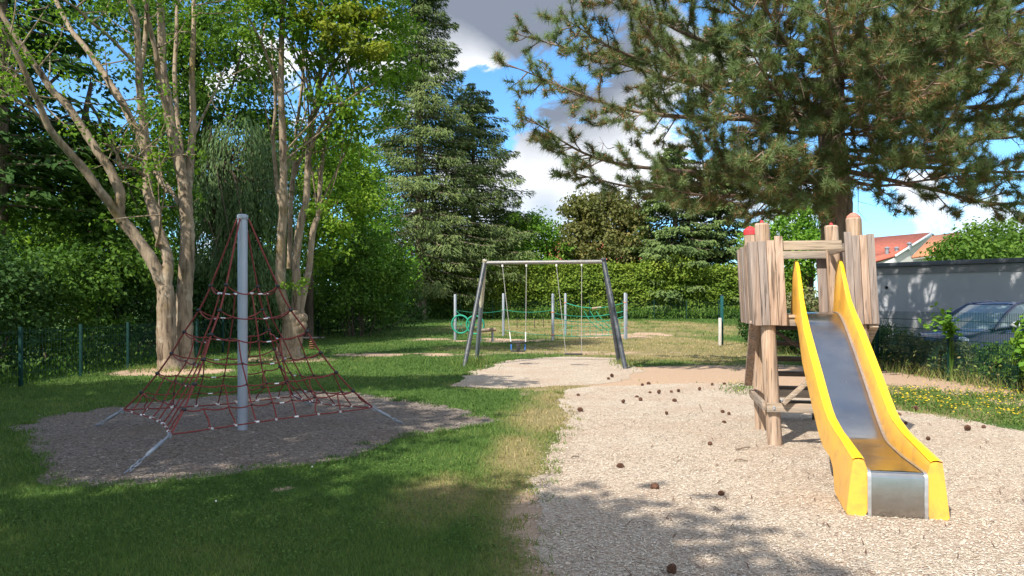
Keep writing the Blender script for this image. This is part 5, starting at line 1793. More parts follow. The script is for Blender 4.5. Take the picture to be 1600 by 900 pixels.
# ------------------------------------------------------------------ low rope course at the back of the lawn
def build_course():
    def g(x, y):
        return float(hgt(x, y))
    t = thing('rope_course', 'low climbing course of grey posts with green ropes and two green rings behind the swing', 'rope course', (1.8, 34, g(1.8, 34)))
    posts = {'a': (-2.55, 33.0), 'b': (-.43, 36.4), 'c': (1.82, 32.8), 'd': (2.72, 37.5), 'e': (5.16, 33.6), 'f': (5.30, 34.2), 'g': (-1.36, 31.2)}
    hh = {'a': 2.05, 'b': 2.1, 'c': 2.08, 'd': 2.1, 'e': 2.12, 'f': 2.08, 'g': 1.45}
    for k_, (x, y) in posts.items():
        z = g(x, y)
        b = MB().lathe([(.062, -.2), (.062, hh[k_] - .02), (.05, hh[k_]), (.002, hh[k_] + .004)], (x, y, z), 14)
        b.build('post', M['galv'], t, smooth=45)

    def P(k_, z):
        x, y = posts[k_]
        return np.array((x, y, g(x, y) + z))

    def rope(a, b, sag, r=.018, name='rope', mat='rope_green'):
        u = np.linspace(0, 1, 13)[:, None]
        q = a + (b - a) * u + np.array((0, 0, -1.0)) * (4 * u * (1 - u) * sag)
        MB().tube(q, r, 6).build(name, M[mat], t, smooth=60)
        return q
    rope(P('d', 1.62), P('e', 1.68), .26, .020)
    rope(P('c', 1.22), P('f', 1.30), .22, .020)
    lo = rope(P('c', .22), P('f', .25), .10, .018)
    hi = rope(P('c', 1.02), P('f', 1.05), .26, .017)
    net = MB()
    for i in range(2, 12):
        f = i / 12
        u = hi[i]
        v = lo[i]
        net.tube(spline([u, (u + v) / 2 + (0, .05, -.02), v], 3), .011, 5)
    for j in (.33, .66):
        net.tube(hi[1:] * (1 - j) + lo[1:] * j + np.array([(0, .04 * (i % 2), .04 * (i % 2)) for i in range(12)]), .012, 5)
    for i in (5, 6, 7):
        net.tube(spline([hi[i] + (0, 0, .5), hi[i + 1] + (.05, 0, 0), lo[i + 3] + (0, 0, .2)], 4), .020, 5)
    net.build('rope_net', M['mint_rope'], t, smooth=60)
    MB().tube([P('d', 1.36) * .45 + P('e', 1.42) * .55 + (-.22, 0, -.03), P('d', 1.36) * .45 + P('e', 1.42) * .55 + (.22, 0, .03)], .055, 8).build('grip', M['log'], t, smooth=50)
    rope(P('a', 1.35), P('b', 1.25), .12, .012)
    rope(P('b', 1.30), P('c', 1.35), .12, .012)
    rope(P('b', .30), P('c', .22), .06, .012)
    for k_, z in (('c', 1.25), ('c', .24), ('e', 1.68), ('f', .5), ('d', 1.62), ('f', 1.3)):
        q = P(k_, z)
        MB().torus(q, (0, 0, 1), .070, .018, 14, 6).build('rope_collar', M['orange_plastic'], t, smooth=60)
    for i, x in enumerate((-2.28, -1.62)):
        y = 32.6 - .2 * i
        c = np.array((x, y, g(x, y) + .72 - .02 * i))
        o = MB()
        o.torus(c, (.25, 1, .1), .40, .040, 28, 8)
        o.build('ring', M['rope_green'], t, smooth=60)
        b = MB()
        for k in range(4):
            a = k * .8 + .3
            d = np.array((math.cos(a), 0, math.sin(a)))
            b.tube([c + d * .39, c - d * .39 + (0, .02, 0)], .009, 5)
        b.build('ring_rope', M['rope_green'], t, smooth=60)
    MB().tube([P('a', 1.35), np.array((-2.28, 32.6, 1.15))], .012, 5).build('rope', M['rope_green'], t)
    MB().tube([np.array((-1.45, 31.7, .47)), np.array((-.72, 31.9, .53))], .085, 10).build('log_beam', M['log'], t, smooth=50)
    MB().tube([np.array((-.85, 31.86, -.1)), np.array((-.85, 31.86, .46))], .05, 8).build('beam_support', M['galv'], t, smooth=50)


# ------------------------------------------------------------------ small things on the lawn
def build_small():
    x, y = -7.0, 25.8
    t = thing('spring_rocker', 'small dark spring rocker half hidden behind the burred maple trunk', 'spring rocker', (x, y, 0))
    a = np.linspace(0, 5 * 2 * math.pi, 70)
    MB().tube(np.stack([x + .10 * np.cos(a), y + .10 * np.sin(a), .03 + .38 * a / a[-1]], 1), .016, 6).build('spring', M['spring'], t, smooth=60)
    MB().box((x, y, .44), (.85, .26, .05)).build('seat', M['rubber'], t, bevel=.015, smooth=40)
    MB().tube([(x - .12, y, .46), (x - .12, y, .78)], .016, 6).tube([(x - .12, y - .17, .76), (x - .12, y + .17, .76)], .016, 6).build('handlebar', M['black'], t, smooth=50)
    x, y = (663 - 800) * 56.3 / F, 56.3
    tag(MB().tube([(x, y, .3), (x, y, 1.2), (x + .02, y, 2.0)], [.17, .15, .14], 9, jit=1 + np.random.default_rng(1).normal(0, .05, (3, 9))).build('tree_stump', M['bark_spruce'], smooth=60),
        'reddish bare stump standing in front of the far hedge', 'stump')
    labs = ['thin dark stake left of the toddler swing ropes at the far lawn edge', 'thin dark stake in the middle of three at the far lawn edge', 'thin dark stake nearest the pale centre post at the far lawn edge']
    for i, px in enumerate((808, 835, 849)):
        Y = 44.0
        X = (px - 800) * Y / F
        z = float(hgt(X, Y))
        st = thing('stake', labs[i], 'stake', (X, Y, z), group='stakes at the edge of the far lawn')
        MB().tube([(X, Y, z - .1), (X, Y, z + .55)], .022, 6).build('shaft', M['bark_dark'], st)
        MB().lathe([(.02, .50), (.045, .52), (.045, .56), (.01, .58)], (X, Y, z), 8).build('stake_cap', M['black'], st, smooth=50)
    rng = np.random.default_rng(61)
    # grass tuft at the foot of the left swing legs
    b = MB()
    P = np.array((-1.05, 19.7)) + rng.normal(0, 1, (420, 2)) * (.26, .75)
    b.tris(*blades(P, rng, .24, .02, np.clip(rng.normal(.38, .16, 420), 0, 1)))
    P = np.array((2.95, 19.6)) + rng.normal(0, 1, (220, 2)) * (.14, .7)
    b.tris(*blades(P, rng, .16, .02, np.clip(rng.normal(.55, .16, 220), 0, 1)))
    # longer grass round the feet of the trunks
    for cx_, cy_, k_, rr_ in ((-8.45, 18.0, 260, .62), (-8.0, 18.3, 200, .55), (-6.55, 21.4, 320, .7)):
        a = rng.uniform(0, 6.28, k_)
        r_ = rr_ * rng.uniform(.75, 1.5, k_)
        P = np.column_stack([cx_ + r_ * np.cos(a), cy_ + r_ * np.sin(a)])
        b.tris(*blades(P, rng, .13, .02, np.clip(rng.normal(.42, .2, k_), 0, 1)))
    tag(b.build('grass_tufts', M['grass']), kind='stuff')
    # twigs
    tl = [((1093, 634), (1098, 645), 'short dark twig lying on the gravel left of the tower foot'), ((1147, 722), (1169, 723), 'thin twig on the gravel well in front of the tower post'),
          ((1150, 705), (1172, 701), 'pale twig on the gravel below the front tower post'), ((1464, 785), (1476, 783), 'small dark twig on the gravel right of the slide foot'), ((893, 718), (905, 716), 'small twig at the left edge of the gravel')]
    for p, q, l in tl:
        a, c = gp(*p), gp(*q)
        m = (a + c) / 2 + rng.normal(0, .015, 2)
        tag(MB().tube(spline([(*a, .02), (*m, .03), (*c, .018)], 4), np.linspace(.010, .005, 9), 6).build('twig', M['twig'], smooth=60), l, 'twig', 'twigs lying on the gravel')
    # pine cones
    cb = MB()
    th = np.linspace(0, 1, 8)
    cb.lathe(np.stack([.021 * np.sin(th * math.pi * .92 + .2) + .002, th * .062 + .004], 1), n=10, tint=.2)
    for i in range(64):
        f = i / 64
        a = i * 2.39996
        r = .024 * math.sin(f * math.pi * .86 + .34)
        z = .004 + f * .066
        o = np.array((math.cos(a), math.sin(a), .45 - .9 * (0.4 - f)))
        o /= np.linalg.norm(o)
        s = np.array((-math.sin(a), math.cos(a), 0))
        c = np.array((math.cos(a) * r, math.sin(a) * r, z))
        n_ = np.cross(o, s)
        tip, w_ = c + o * .014, .0085
        cb.add([c - s * w_ * .6, c + s * w_ * .6, tip + s * w_, tip - s * w_, c - s * w_ * .6 + n_ * .003, c + s * w_ * .6 + n_ * .003, tip + s * w_ + n_ * .005, tip - s * w_ + n_ * .005],
               [(0, 1, 2, 3), (7, 6, 5, 4), (1, 5, 6, 2), (3, 2, 6, 7), (0, 3, 7, 4)], rng.random())
    cones = [((964, 730), 'pine cone near the left edge of the gravel, leftmost of the three nearest cones'), ((1025, 766), 'large open pine cone in the middle foreground of the gravel'), ((1122, 774), 'open pine cone on the foreground gravel left of the slide foot'),
             ((1045, 899), 'pine cone in the shade at the very bottom of the picture'), ((1109, 697), 'lone pine cone on the gravel between the nearest cones and the tower'), ((1128, 661), 'pine cone left of the tower, nearest of a group of three'),
             ((1138, 649), 'pine cone of the group of three nearest the tower'), ((1129, 645), 'pine cone at the back of the group of three left of the tower'), ((972, 631), 'pine cone on the left far gravel, left of a close pair'),
             ((1000, 627), 'nearer pine cone of a close pair on the far gravel'), ((998, 621), 'farther pine cone of a close pair on the far gravel'), ((1043, 649), 'single pine cone on the middle of the far gravel'), ((1050, 628), 'pine cone on the far gravel right of the close pair'),
             ((1050, 614), 'pine cone of a row of two behind the far gravel centre, left one'), ((1060, 613), 'pine cone of a row of two behind the far gravel centre, right one'), ((1005, 603), 'pine cone on bare earth near the right swing leg, left of two touching'),
             ((1010, 601), 'pine cone on bare earth near the right swing leg, right of two touching'), ((1092, 611), 'pine cone on the gravel edge behind the group of three'), ((1112, 603), 'pine cone on bare earth left of the yellow weeds by the tower'),
             ((1134, 601), 'pine cone on bare earth close to the weeds by the tower'), ((906, 619), 'pine cone on the far left edge of the gravel by the dry grass'), ((911, 644), 'small pine cone on the left edge of the gravel, in front of another'),
             ((958, 590), 'pine cone beside the foot of the right swing leg'), ((950, 593), 'pine cone left of the foot of the right swing leg'), ((1450, 688), 'dark pine cone on the gravel right of the slide'), ((1407, 650), 'pine cone just right of the right slide wall, farther of two'),
             ((1413, 664), 'pine cone just right of the right slide wall, nearer of two'), ((1430, 643), 'pinkish pine cone on the gravel edge below the yellow flowers'), ((1510, 673), 'faded pine cone in front of the flower patch, left of another'), ((1536, 670), 'pine cone in front of the flower patch near the right edge'),
             ((1017, 615), 'small pine cone between the pairs on the far gravel'), ((1028, 616), 'small pine cone right of another between the pairs on the far gravel')]
    src = None
    for i, (p, l) in enumerate(cones):
        x, y = gp(*p)
        if src is None:
            src = cb.build('pine_cone', M['cone'])
            o = src
        else:
            o = src.copy()
            COL.objects.link(o)
        o.location = (x, y, .014)
        o.rotation_euler = (rng.uniform(.5, 1.9), rng.uniform(-.5, .5), rng.uniform(0, 6.28))
        o.scale = (rng.uniform(.62, 1.12),) * 3
        tag(o, l, 'pine cone', 'pine cones lying on the gravel')


# ------------------------------------------------------------------ fences
def build_fence(name, label, pts, h, rod, posts_at, cat='fence', bars=.2, rr=.0032, group=None, slab=None):
    P = np.array(pts, float)
    c = P[0]
    t = thing(name, label, cat, (c[0], c[1], float(hgt(*c))), group=group)
    b = MB()
    for a, e in zip(P, P[1:]):
        L = np.linalg.norm(e - a)
        k = max(2, int(L / 2.5) + 1)
        u = np.linspace(0, 1, k)
        for z in np.arange(.06, h + .01, bars):
            q = np.column_stack([a + (e - a) * u[:, None], hgt(*(a + (e - a) * u[:, None]).T) + z])
            b.tube(q, rr * 1.25, 4, cap=False)
        n = int(L / rod)
        d = (e - a) / L
        ps = a + (e - a) * (np.arange(n) + .5)[:, None] / n
        z0 = hgt(ps[:, 0], ps[:, 1])
        s = np.array((d[0], d[1], 0)) * rr
        w_ = np.array((-d[1], d[0], 0)) * rr
        A = np.column_stack([ps, z0 + .03])
        C = np.column_stack([ps, z0 + h + .02])
        q = np.stack([A - s, A + w_, A + s, A - w_, C - s, C + w_, C + s, C - w_], 1).reshape(-1, 3)
        i = np.arange(n)[:, None] * 8
        b.add(q, np.concatenate([i + np.array(f) for f in ((0, 1, 5, 4), (1, 2, 6, 5), (2, 3, 7, 6), (3, 0, 4, 7))]))
    b.build('wire_mesh', M['fence'], t)
    src = None
    for x, y in posts_at:
        z = float(hgt(x, y))
        pb = MB().box((0, 0, h / 2), (.062, .05, h + .14))
        if src is None:
            src = pb.build('post', M['fence'], t, bevel=.004, smooth=40, world=False)
            o = src
        else:
            o = src.copy()
            COL.objects.link(o)
            o.parent = t
        o.location = (x - c[0], y - c[1], z - float(hgt(*c)))
    return t


def build_fences():
    lx = -9.6
    build_fence('wire_fence', 'dark green wire mesh fence along the shaded left side', [(lx, 10.3), (lx, 46)], 1.10, .10, [(lx + .05, 10.3 + 2.0 * i) for i in range(18)], rr=.0030)
    rx = 9.25
    build_fence('wire_fence', 'green wire mesh fence in front of the garage and parked car', [(rx, 8.5), (rx, 28.4)], 1.42, .05, [(rx - .05, y) for y in (9.4, 12.45, 15.5, 18.55, 21.0, 23.5, 26.0, 28.4)], rr=.0055)
    build_fence('wire_fence', 'green wire mesh fence in front of the far hedge', [(-9.6, 57.0), (18, 57.0)], 1.45, .16, [(-9.0 + 2.5 * i, 56.95) for i in range(12)], rr=.004)
    # the corner post with its pale concrete base
    x, y = (1127 - 800) * 28.9 / F, 28.9
    t = thing('corner_post', 'teal corner post beside a pale concrete slab at the end of the right fence', 'post', (x, y, 0))
    MB().box((x + .05, y + .1, .98), (.10, .10, 1.96)).build('shaft', plain('teal_paint', (.008, .085, .09), .45), t, bevel=.008, smooth=40)
    MB().box((x - .07, y - .06, .54), (.10, .10, 1.08)).build('slab', M['concrete'], t, bevel=.01, smooth=40)
    MB().lathe([(.075, 1.955), (.06, 1.985), (.01, 1.995)], (x + .05, y + .1, 0), 4).build('post_cap', M['black'], t)


# ------------------------------------------------------------------ garage, car, houses
def build_garage():
    p, q = at(1352, 414, 23.0)[:2], at(1640, 400, 19.6)[:2]
    d = (q - p) / np.linalg.norm(q - p)
    n = np.array((-d[1], d[0]))          # away from the camera
    if n[1] < 0:
        n = -n
    ang = math.atan2(d[1], d[0])
    t = thing('garage', 'long grey flat roofed garage with one round hole in its wall', 'garage', (p[0], p[1], 0), ang)
    m, b, pr, nt = new_mat('grey_render')
    o = b.n('ShaderNodeTexCoord').outputs['Object']
    c = b.ramp(b.noise(o, 1.1, 5, .6), [(.3, (.33, .345, .385)), (.7, (.39, .40, .43))])
    b.put(pr.inputs['Base Color'], c)
    pr.inputs['Roughness'].default_value = .9
    bump(b, pr, b.noise(o, 90, 3), .25, .006)
    L, Dp, H = 9.0, 5.0, 2.74
    # the hole in the wall is a real recess ringed by faces
    hx, hz, hr = .62, 2.12, .052
    k = 20
    a = np.arange(k) * 2 * math.pi / k
    inner = np.stack([hx + hr * np.cos(a), 0 * a, hz + hr * np.sin(a)], 1)
    sq = np.stack([hx + .15 * np.clip(np.cos(a) * 1.5, -1, 1), 0 * a, hz + .15 * np.clip(np.sin(a) * 1.5, -1, 1)], 1)
    w_ = MB()
    w_.grid(np.stack([np.vstack([inner, inner[:1]]), np.vstack([sq, sq[:1]])], 1))
    w_.grid(np.stack([np.vstack([inner, inner[:1]]), np.vstack([inner, inner[:1]]) + (0, .18, 0)], 1))
    x0, x1, z0, z1 = hx - .15, hx + .15, hz - .15, hz + .15
    for (xa, xb, za, zb) in ((0, x0, 0, H), (x1, L, 0, H), (x0, x1, 0, z0), (x0, x1, z1, H)):
        w_.add([(xa, 0, za), (xb, 0, za), (xb, 0, zb), (xa, 0, zb)], (0, 1, 2, 3))
    w_.add([(0, 0, 0), (0, Dp, 0), (0, Dp, H), (0, 0, H)], (0, 1, 2, 3))
    w_.add([(L, 0, 0), (L, Dp, 0), (L, Dp, H), (L, 0, H)], (0, 1, 2, 3))
    w_.add([(0, Dp, 0), (L, Dp, 0), (L, Dp, H), (0, Dp, H)], (0, 1, 2, 3))
    w_.build('wall', m, t, world=False)
    MB().lathe([(.05, -.003), (.05, .003)], n=20).build('vent_hole', M['black'], t, world=False).matrix_basis = Matrix.Translation((hx, .12, hz)) @ Euler((R(90), 0, 0)).to_matrix().to_4x4()
    MB().box((L / 2, -.010, H - .11), (L + .02, .026, .225)).build('fascia', plain('grey_fascia', (.20, .205, .22), .7), t, world=False, bevel=.004)
    MB().box((L / 2, Dp / 2 - .01, H + .075), (L + .16, Dp + .16, .13)).build('roof', plain('roof_edge_metal', (.085, .095, .115), .45, metal=.3), t, world=False, bevel=.008)


def build_car():
    cx, cy = 12.1, 18.3
    rz = R(19)
    t = thing('car', 'dark blue compact car parked behind the fence in front of the grey garage', 'car', (cx, cy, 0), rz)
    paint = plain('dark_blue_paint', (.014, .026, .085), .22, metal=.35, spec=.6, var=.04, coat=.8)
    roofp = plain('silver_blue_roof', (.10, .145, .25), .22, metal=.55, var=.04, coat=.8)
    glass, gb, gpn, gnt = new_mat('car_glass')
    gpn.inputs['Base Color'].default_value = (.20, .27, .30, 1)
    gpn.inputs['Roughness'].default_value = .06
    gpn.inputs['Specular IOR Level'].default_value = .9
    # sections along the car, nose at -x: x, half width, sill z, shoulder z
    X = np.array([-2.10, -2.05, -1.85, -1.5, -1.1, -.7, 0, .7, 1.3, 1.75, 1.98, 2.05])
    W_ = np.array([.55, .70, .80, .86, .87, .87, .875, .87, .86, .82, .75, .66])
    Zb = np.array([.35, .26, .22, .22, .22, .22, .22, .22, .22, .25, .3, .4])
    Zt = np.array([.72, .82, .92, 1.00, 1.06, 1.10, 1.10, 1.12, 1.14, 1.14, 1.10, 1.0])
    u = [(.0, 0), (.75, .0), (.98, .10), (1.0, .35), (1.0, .62), (.97, .80), (.90, .93), (.72, .985), (.0, 1.0)]
    G = []
    for x, w_, zb, zt in zip(X, W_, Zb, Zt):
        half = [(w_ * a, zb + (zt - zb) * c) for a, c in u]
        prof = half + [(-y, z) for y, z in half[-2:0:-1]]
        G.append([(x, y, z) for y, z in prof])
    G = np.array(G)
    b = MB().grid(np.concatenate([G, G[:, :1]], 1))
    b.add(G[0], [list(range(G.shape[1]))]).add(G[-1], [list(range(G.shape[1]))])
    body = b.build('body', paint, t, world=False)
    for o in (body,):
        bm = bmesh.new()
        bm.from_mesh(o.data)
        bmesh.ops.remove_doubles(bm, verts=bm.verts, dist=.0005)
        bmesh.ops.recalc_face_normals(bm, faces=bm.faces)
        bm.to_mesh(o.data)
        bm.free()
        o.data.shade_smooth()
        o.data.set_sharp_from_angle(angle=R(45))
    # cabin: base and roof outlines
    xs_b, xs_t = [-1.18, -.55, .45, 1.35, 1.92], [-.30, -.12, .45, 1.20, 1.62]
    zb, zt = [1.03, 1.09, 1.10, 1.12, 1.10], [1.615, 1.66, 1.70, 1.68, 1.60]
    wb, wt = .80, .62
    low = lambda s: [np.array((x, s * wb, z)) for x, z in zip(xs_b, zb)]
    hi = lambda s: [np.array((x, s * wt, z - .02)) for x, z in zip(xs_t, zt)]
    rf = MB()
    G = []
    for x, z in zip(xs_t, zt):
        G.append([(x, y * wt, z - .02 - .05 * y * y * y * y + (.02 if abs(y) < .9 else 0)) for y in (-1.0, -.97, -.85, -.5, 0, .5, .85, .97, 1.0)])
    rf.grid(np.array(G))
    roof = rf.build('roof', roofp, t, world=False, smooth=60)
    roof.modifiers.new('solid', 'SOLIDIFY').thickness = .03
    pl = MB()
    for s in (-1, 1):
        L_, H_ = low(s), hi(s)
        pl.tube(spline([L_[0] + (-.02, 0, -.02), (L_[0] + H_[0]) / 2 + (0, 0, .03), H_[0] + (.03, 0, 0)], 4), .045, 6)
        pl.tube([H_[0] + (.03, 0, 0)] + H_[1:], .035, 6)
        pl.tube([L_[2], H_[2]], .035, 6)
        pl.tube([L_[3] + (.1, 0, 0), H_[3]], .05, 6)
        pl.tube([L_[4], H_[4]], .07, 6)
        pl.tube(L_, .025, 6)
    pl.tube([hi(-1)[0], hi(1)[0]], .03, 6)
    pl.tube([hi(-1)[4], hi(1)[4]], .03, 6)
    pl.build('window_pillars', paint, t, world=False, smooth=60)
    for s in (-1, 1):
        L_, H_ = low(s), hi(s)
        for i, j in ((0, 2), (2, 3), (3, 4)):
            MB().add([L_[i], L_[j], H_[j], H_[i]], (0, 1, 2, 3)).build('side_window', glass, t, world=False)
    g1 = []
    for f in np.linspace(0, 1, 6):
        a = low(-1)[0] * (1 - f) + hi(-1)[0] * f
        c = low(1)[0] * (1 - f) + hi(1)[0] * f
        g1.append([a + (c - a) * v + np.array((-.10 * (1 - (2 * v - 1) ** 2), 0, .05 * f * (1 - f))) for v in np.linspace(0, 1, 7)])
    MB().grid(np.array(g1)).build('windshield', glass, t, world=False, smooth=80)
    MB().add([low(-1)[4], low(1)[4], hi(1)[4], hi(-1)[4]], (0, 1, 2, 3)).build('rear_window', glass, t, world=False)
    for s in (-1, 1):
        q = np.array((-.72, s * .98, 1.13))
        MB().ball(q, .11, 10, 8, sq=(.75, 1.0, .75)).build('mirror', M['trim_white'] if s < 0 else paint, t, world=False, smooth=80)
        MB().tube([q + (0, -s * .06, -.02), (-.70, s * .84, 1.08)], .025, 6).build('mirror_arm', M['black'], t, world=False)
        MB().ball((-1.93, s * .60, .76), .16, 10, 8, sq=(.75, 1.0, .6)).build('headlight', plain('headlight_lens', (.6, .65, .7), .08, metal=.4), t, world=False, smooth=80)
        MB().box((.15, s * .877, 1.0), (.18, .02, .03)).build('door_handle', paint, t, world=False, bevel=.006)
        for x in (-1.30, 1.28):
            wh = MB().torus((x, s * .80, .31), (0, 1, 0), .235, .085, 24, 8).build('wheel', M['rubber'], t, world=False, smooth=70)
            MB().tube([(x, s * .74, .31), (x, s * .875, .31)], .17, 16).build('rim', M['trim'], wh, world=False, smooth=40)
    MB().box((-2.06, 0, .42), (.10, 1.3, .22)).build('bumper', M['black'], t, world=False, bevel=.04, smooth=50)


M['trim_white'] = plain('mirror_shell', (.72, .74, .76), .3, coat=.5)


def tile_mat(name, a, c, s=3.2):
    m, b, p, nt = new_mat(name)
    o = b.n('ShaderNodeTexCoord').outputs['Object']
    wv = b.n('ShaderNodeTexWave', wave_type='BANDS', bands_direction='X')
    b.put(wv.inputs['Vector'], o)
    wv.inputs['Scale'].default_value = s
    wv.inputs['Distortion'].default_value = 1.2
    n = b.noise(o, 5, 5, .65)
    c0 = b.ramp(n, [(.3, a), (.7, c)])
    b.put(p.inputs['Base Color'], b.mix(b.math('MULTIPLY', wv.outputs['Fac'], .25), c0, tuple(x * .55 for x in a)))
    p.inputs['Roughness'].default_value = .85
    bump(b, p, wv.outputs['Fac'], .4, .05)
    return m


def build_houses():
    red = tile_mat('red_roof_tile', (.34, .085, .055), (.50, .15, .095))
    orange = tile_mat('orange_roof_tile', (.46, .17, .085), (.60, .26, .14))
    white = plain('white_render', (.72, .72, .70), .9, var=.05, scale=3)
    Y = 46.0
    A, Bq = at(1330, 374, Y + 3), at(1455, 363, Y + 1)        # ridge
    C, D = at(1320, 420, Y - 0.5), at(1398, 399, Y - 1.0)     # eaves
    t = thing('house', 'white gabled house with red tiled roof beyond the garage', 'house', (C[0], C[1], 0))
    th = np.array((0, 0, .12))
    rb = MB()
    rb.add([C, D, Bq, A, C - th, D - th, Bq - th, A - th], [(0, 1, 2, 3), (7, 6, 5, 4), (0, 4, 5, 1), (1, 5, 6, 2), (2, 6, 7, 3), (3, 7, 4, 0)])
    E, Fp = Bq + (Bq - D) * (1, 1, -1), A + (A - C) * (1, 1, -1)
    rb.add([A, Bq, E, Fp], (0, 1, 2, 3))
    rf = rb.build('roof', red, t)
    MB().beam(D + (.03, -.04, -.06), Bq + (.03, -.04, -.06), .06, .16).build('verge_board', M['trim_white'], rf)
    z = lambda p, zz: np.array((p[0], p[1], zz))
    wb = MB()
    D2, B2, E2 = D + (-.02, .03, -.13), Bq + (-.02, .03, -.13), E + (-.02, .03, -.13)
    wb.add([z(D2, 0), z(E2, 0), E2, B2, D2], [(0, 1, 2, 3, 4)])
    C2 = C + (.2, .4, -.2)
    wb.add([z(C2, 0), z(D2, 0), D2, C2], (0, 1, 2, 3))
    wb.build('wall', white, t)
    G1, G2 = at(1424, 401, Y - 3.4), at(1500, 392, Y - 4.2)
    G3, G4 = at(1500, 362, Y + .5), at(1457, 368, Y + .2)
    ob = MB().add([G1, G2, G3, G4, G1 - th, G2 - th, G3 - th, G4 - th], [(0, 1, 2, 3), (7, 6, 5, 4), (0, 4, 5, 1), (1, 5, 6, 2), (2, 6, 7, 3), (3, 7, 4, 0)])
    ob.build('annex_roof', orange, t)
    q1, q2 = G1 + (.25, .3, -.15), G2 + (0, .3, -.15)
    MB().add([z(q1, 0), z(q2, 0), q2, q1], (0, 1, 2, 3)).build('annex_wall', white, t)
    for px, py, f in ((1386, 380, .4), (1401, 380, .35), (1421, 373, .25)):
        base = at(px, py + 6, Y - .3)
        MB().lathe([(.11, -.45), (.11, -.12), (.16, -.10), (.16, -.04), (.05, .02)], base, 10).build('roof_vent', M['galv'], rf, smooth=50)
    # window in the gable
    MB().box((D2 + B2) / 2 * (1, 1, 0) + np.array((.3, -.25, 3.6)), (.9, .06, .9)).build('window', M['black'], t)
    # the house whose red walls and roof show through the chestnut
    t = thing('house', 'red roofed house barely showing through the browning chestnut', 'house', (9.5, 78, .5))
    z0 = 7.0
    MB().add([(3.5, 75, 5.2), (17.5, 75, 5.2), (17.5, 80, 8.4), (3.5, 80, 8.4)], (0, 1, 2, 3)).add([(3.5, 85, 5.2), (17.5, 85, 5.2), (17.5, 80, 8.4), (3.5, 80, 8.4)], (0, 1, 2, 3)).build('roof', red, t)
    w_ = MB().box((10.5, 80, 2.8), (13, 9.0, 5.0))
    w_.add([(4, 75.5, 5.3), (4, 84.5, 5.3), (4, 80, 8.2)], (0, 1, 2)).add([(17, 75.5, 5.3), (17, 84.5, 5.3), (17, 80, 8.2)], (0, 1, 2))
    w_.build('wall', tile_mat('brick_wall', (.36, .13, .09), (.48, .19, .13), 9), t)


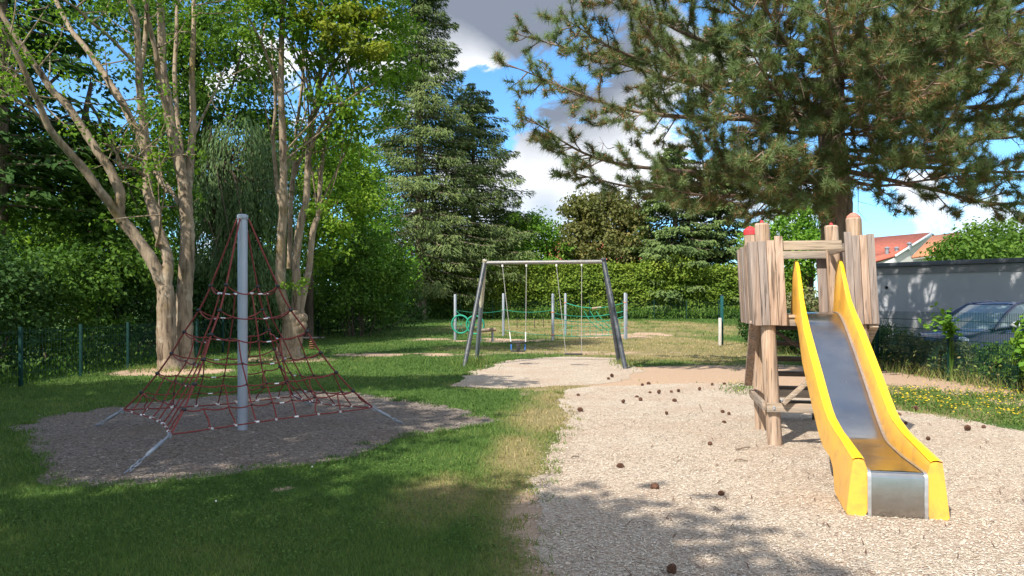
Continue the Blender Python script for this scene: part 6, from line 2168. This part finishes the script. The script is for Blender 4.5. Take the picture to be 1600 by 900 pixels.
# ------------------------------------------------------------------ growth along the right fence
def build_right_growth():
    g = 'bushes along the right fence'
    rng = np.random.default_rng(201)
    shrub('shrub', 'dry mixed bush behind the fence left of the leafy post', [((9.75, 16.6, .36), (.4, 1.0, .42)), ((9.7, 17.9, .42), (.4, .8, .45)), ((9.8, 15.9, .3), (.35, .6, .38))], M['straw'], .085, .26, 60, 202, .9, g, .45, stems=20)
    shrub('shrub', 'grey green bush beside the right edge of the slide at the fence', [((9.7, 18.9, .5), (.45, .8, .60)), ((9.6, 19.7, .45), (.4, .6, .55))], M['mid'], .06, .26, 80, 203, .9, g, .7, W=.022)
    shrub('shrub', 'low leafy bush behind the fence under the car mirror', [((9.8, 14.6, .38), (.4, .7, .45)), ((9.75, 13.8, .36), (.4, .6, .42))], M['mid'], .10, .28, 60, 204, .9, g, .65)
    shrub('shrub', 'bright broad leaved bush at the right edge of the picture', [((9.35, 12.75, .95), (.45, .45, .42)), ((9.2, 12.5, .55), (.35, .4, .4)), ((9.5, 13.1, 1.2), (.35, .3, .3))], M['bright'], .16, .30, 22, 205, .9, g, .7, W=.11)
    shrub('shrub', 'dark bush behind the fence corner left of the tower', [((8.9, 26.5, .8), (.6, 1.2, .9)), ((9.4, 24.0, .7), (.5, 1.3, .8)), ((9.2, 22.0, .6), (.5, 1.0, .7))], M['deep'], .10, .35, 70, 206, .9, g, .5)
    shrub('shrub', 'yellowed tall growth behind the fence corner post', [((9.9, 28.5, 1.3), (.6, 1.0, .9)), ((10.4, 26.5, 1.4), (.6, 1.2, .8))], M['straw'], .14, .35, 50, 207, .8, g, .65)
    # climbing plant on the post
    x, y = rx_, 15.45
    t = thing('climbing_plant', 'broad leaved plant climbing the fence post in front of the car', 'plant', (x, y, 0))
    sb, lb = MB(), MB()
    ends = []
    for k in range(9):
        a = rng.uniform(0, 6.28)
        top = np.array((x - .12 + .42 * math.cos(a) * rng.random(), y - .1 + .35 * math.sin(a) * rng.random(), rng.uniform(1.15, 1.72)))
        if k < 3:
            top = np.array((x - .45 - .16 * k, y - .12, 1.28 - .05 * k))
        q = spline([(x - .05, y - .06, -.05), (x - .06 + rng.normal(0, .03), y - .08, .7), (x - .08 + rng.normal(0, .05), y - .1, 1.1), top], 5)
        sb.tube(q, np.linspace(.006, .003, len(q)), 5, cap=False)
        ends.append(q[8:])
    P = np.vstack(ends)
    P = np.repeat(P, 2, 0)
    P = P + rng.normal(0, .05, P.shape)
    n = len(P)
    d = norm(rng.normal(0, 1, (n, 3)) * (1, 1, .4) + (0, -.2, -.1))
    lb.quads(P + d * .05, d, np.column_stack([rng.normal(-.3, .35, n), rng.normal(-.45, .35, n), np.full(n, .9)]), rng.uniform(.10, .17, n), rng.uniform(.07, .11, n), np.clip(rng.normal(.7, .2, n), 0, 1))
    sb.build('stems', M['mid'], t)
    lb.build('leaves', M['bright'], t)
    # dry stalks and low growth under the fence
    b = MB()
    n = 3600
    yv = rng.uniform(9.5, 28, n)
    q = np.column_stack([9.35 + rng.normal(0, .28, n), yv])
    b.tris(*blades(q, rng, .30, .016, np.clip(rng.normal(.62, .2, n), 0, 1)))
    n = 3000
    yv = rng.uniform(9.5, 27, n)
    P = np.column_stack([9.45 + rng.normal(0, .25, n), yv, rng.random(n) ** 1.5 * .6])
    b.quads(P, rng.normal(0, 1, (n, 3)) + (0, 0, .4), rng.normal(0, 1, (n, 3)) + (-.5, -.5, .4), .085, .04, np.clip(rng.normal(.42, .2, n), 0, 1))
    tag(b.build('fence_undergrowth', M['grass']), kind='stuff')


rx_ = 9.22
build_pyramid()
build_tower()
build_slide()
build_swings()
build_course()
build_small()
build_fences()
build_garage()
build_car()
build_houses()
build_right_growth()
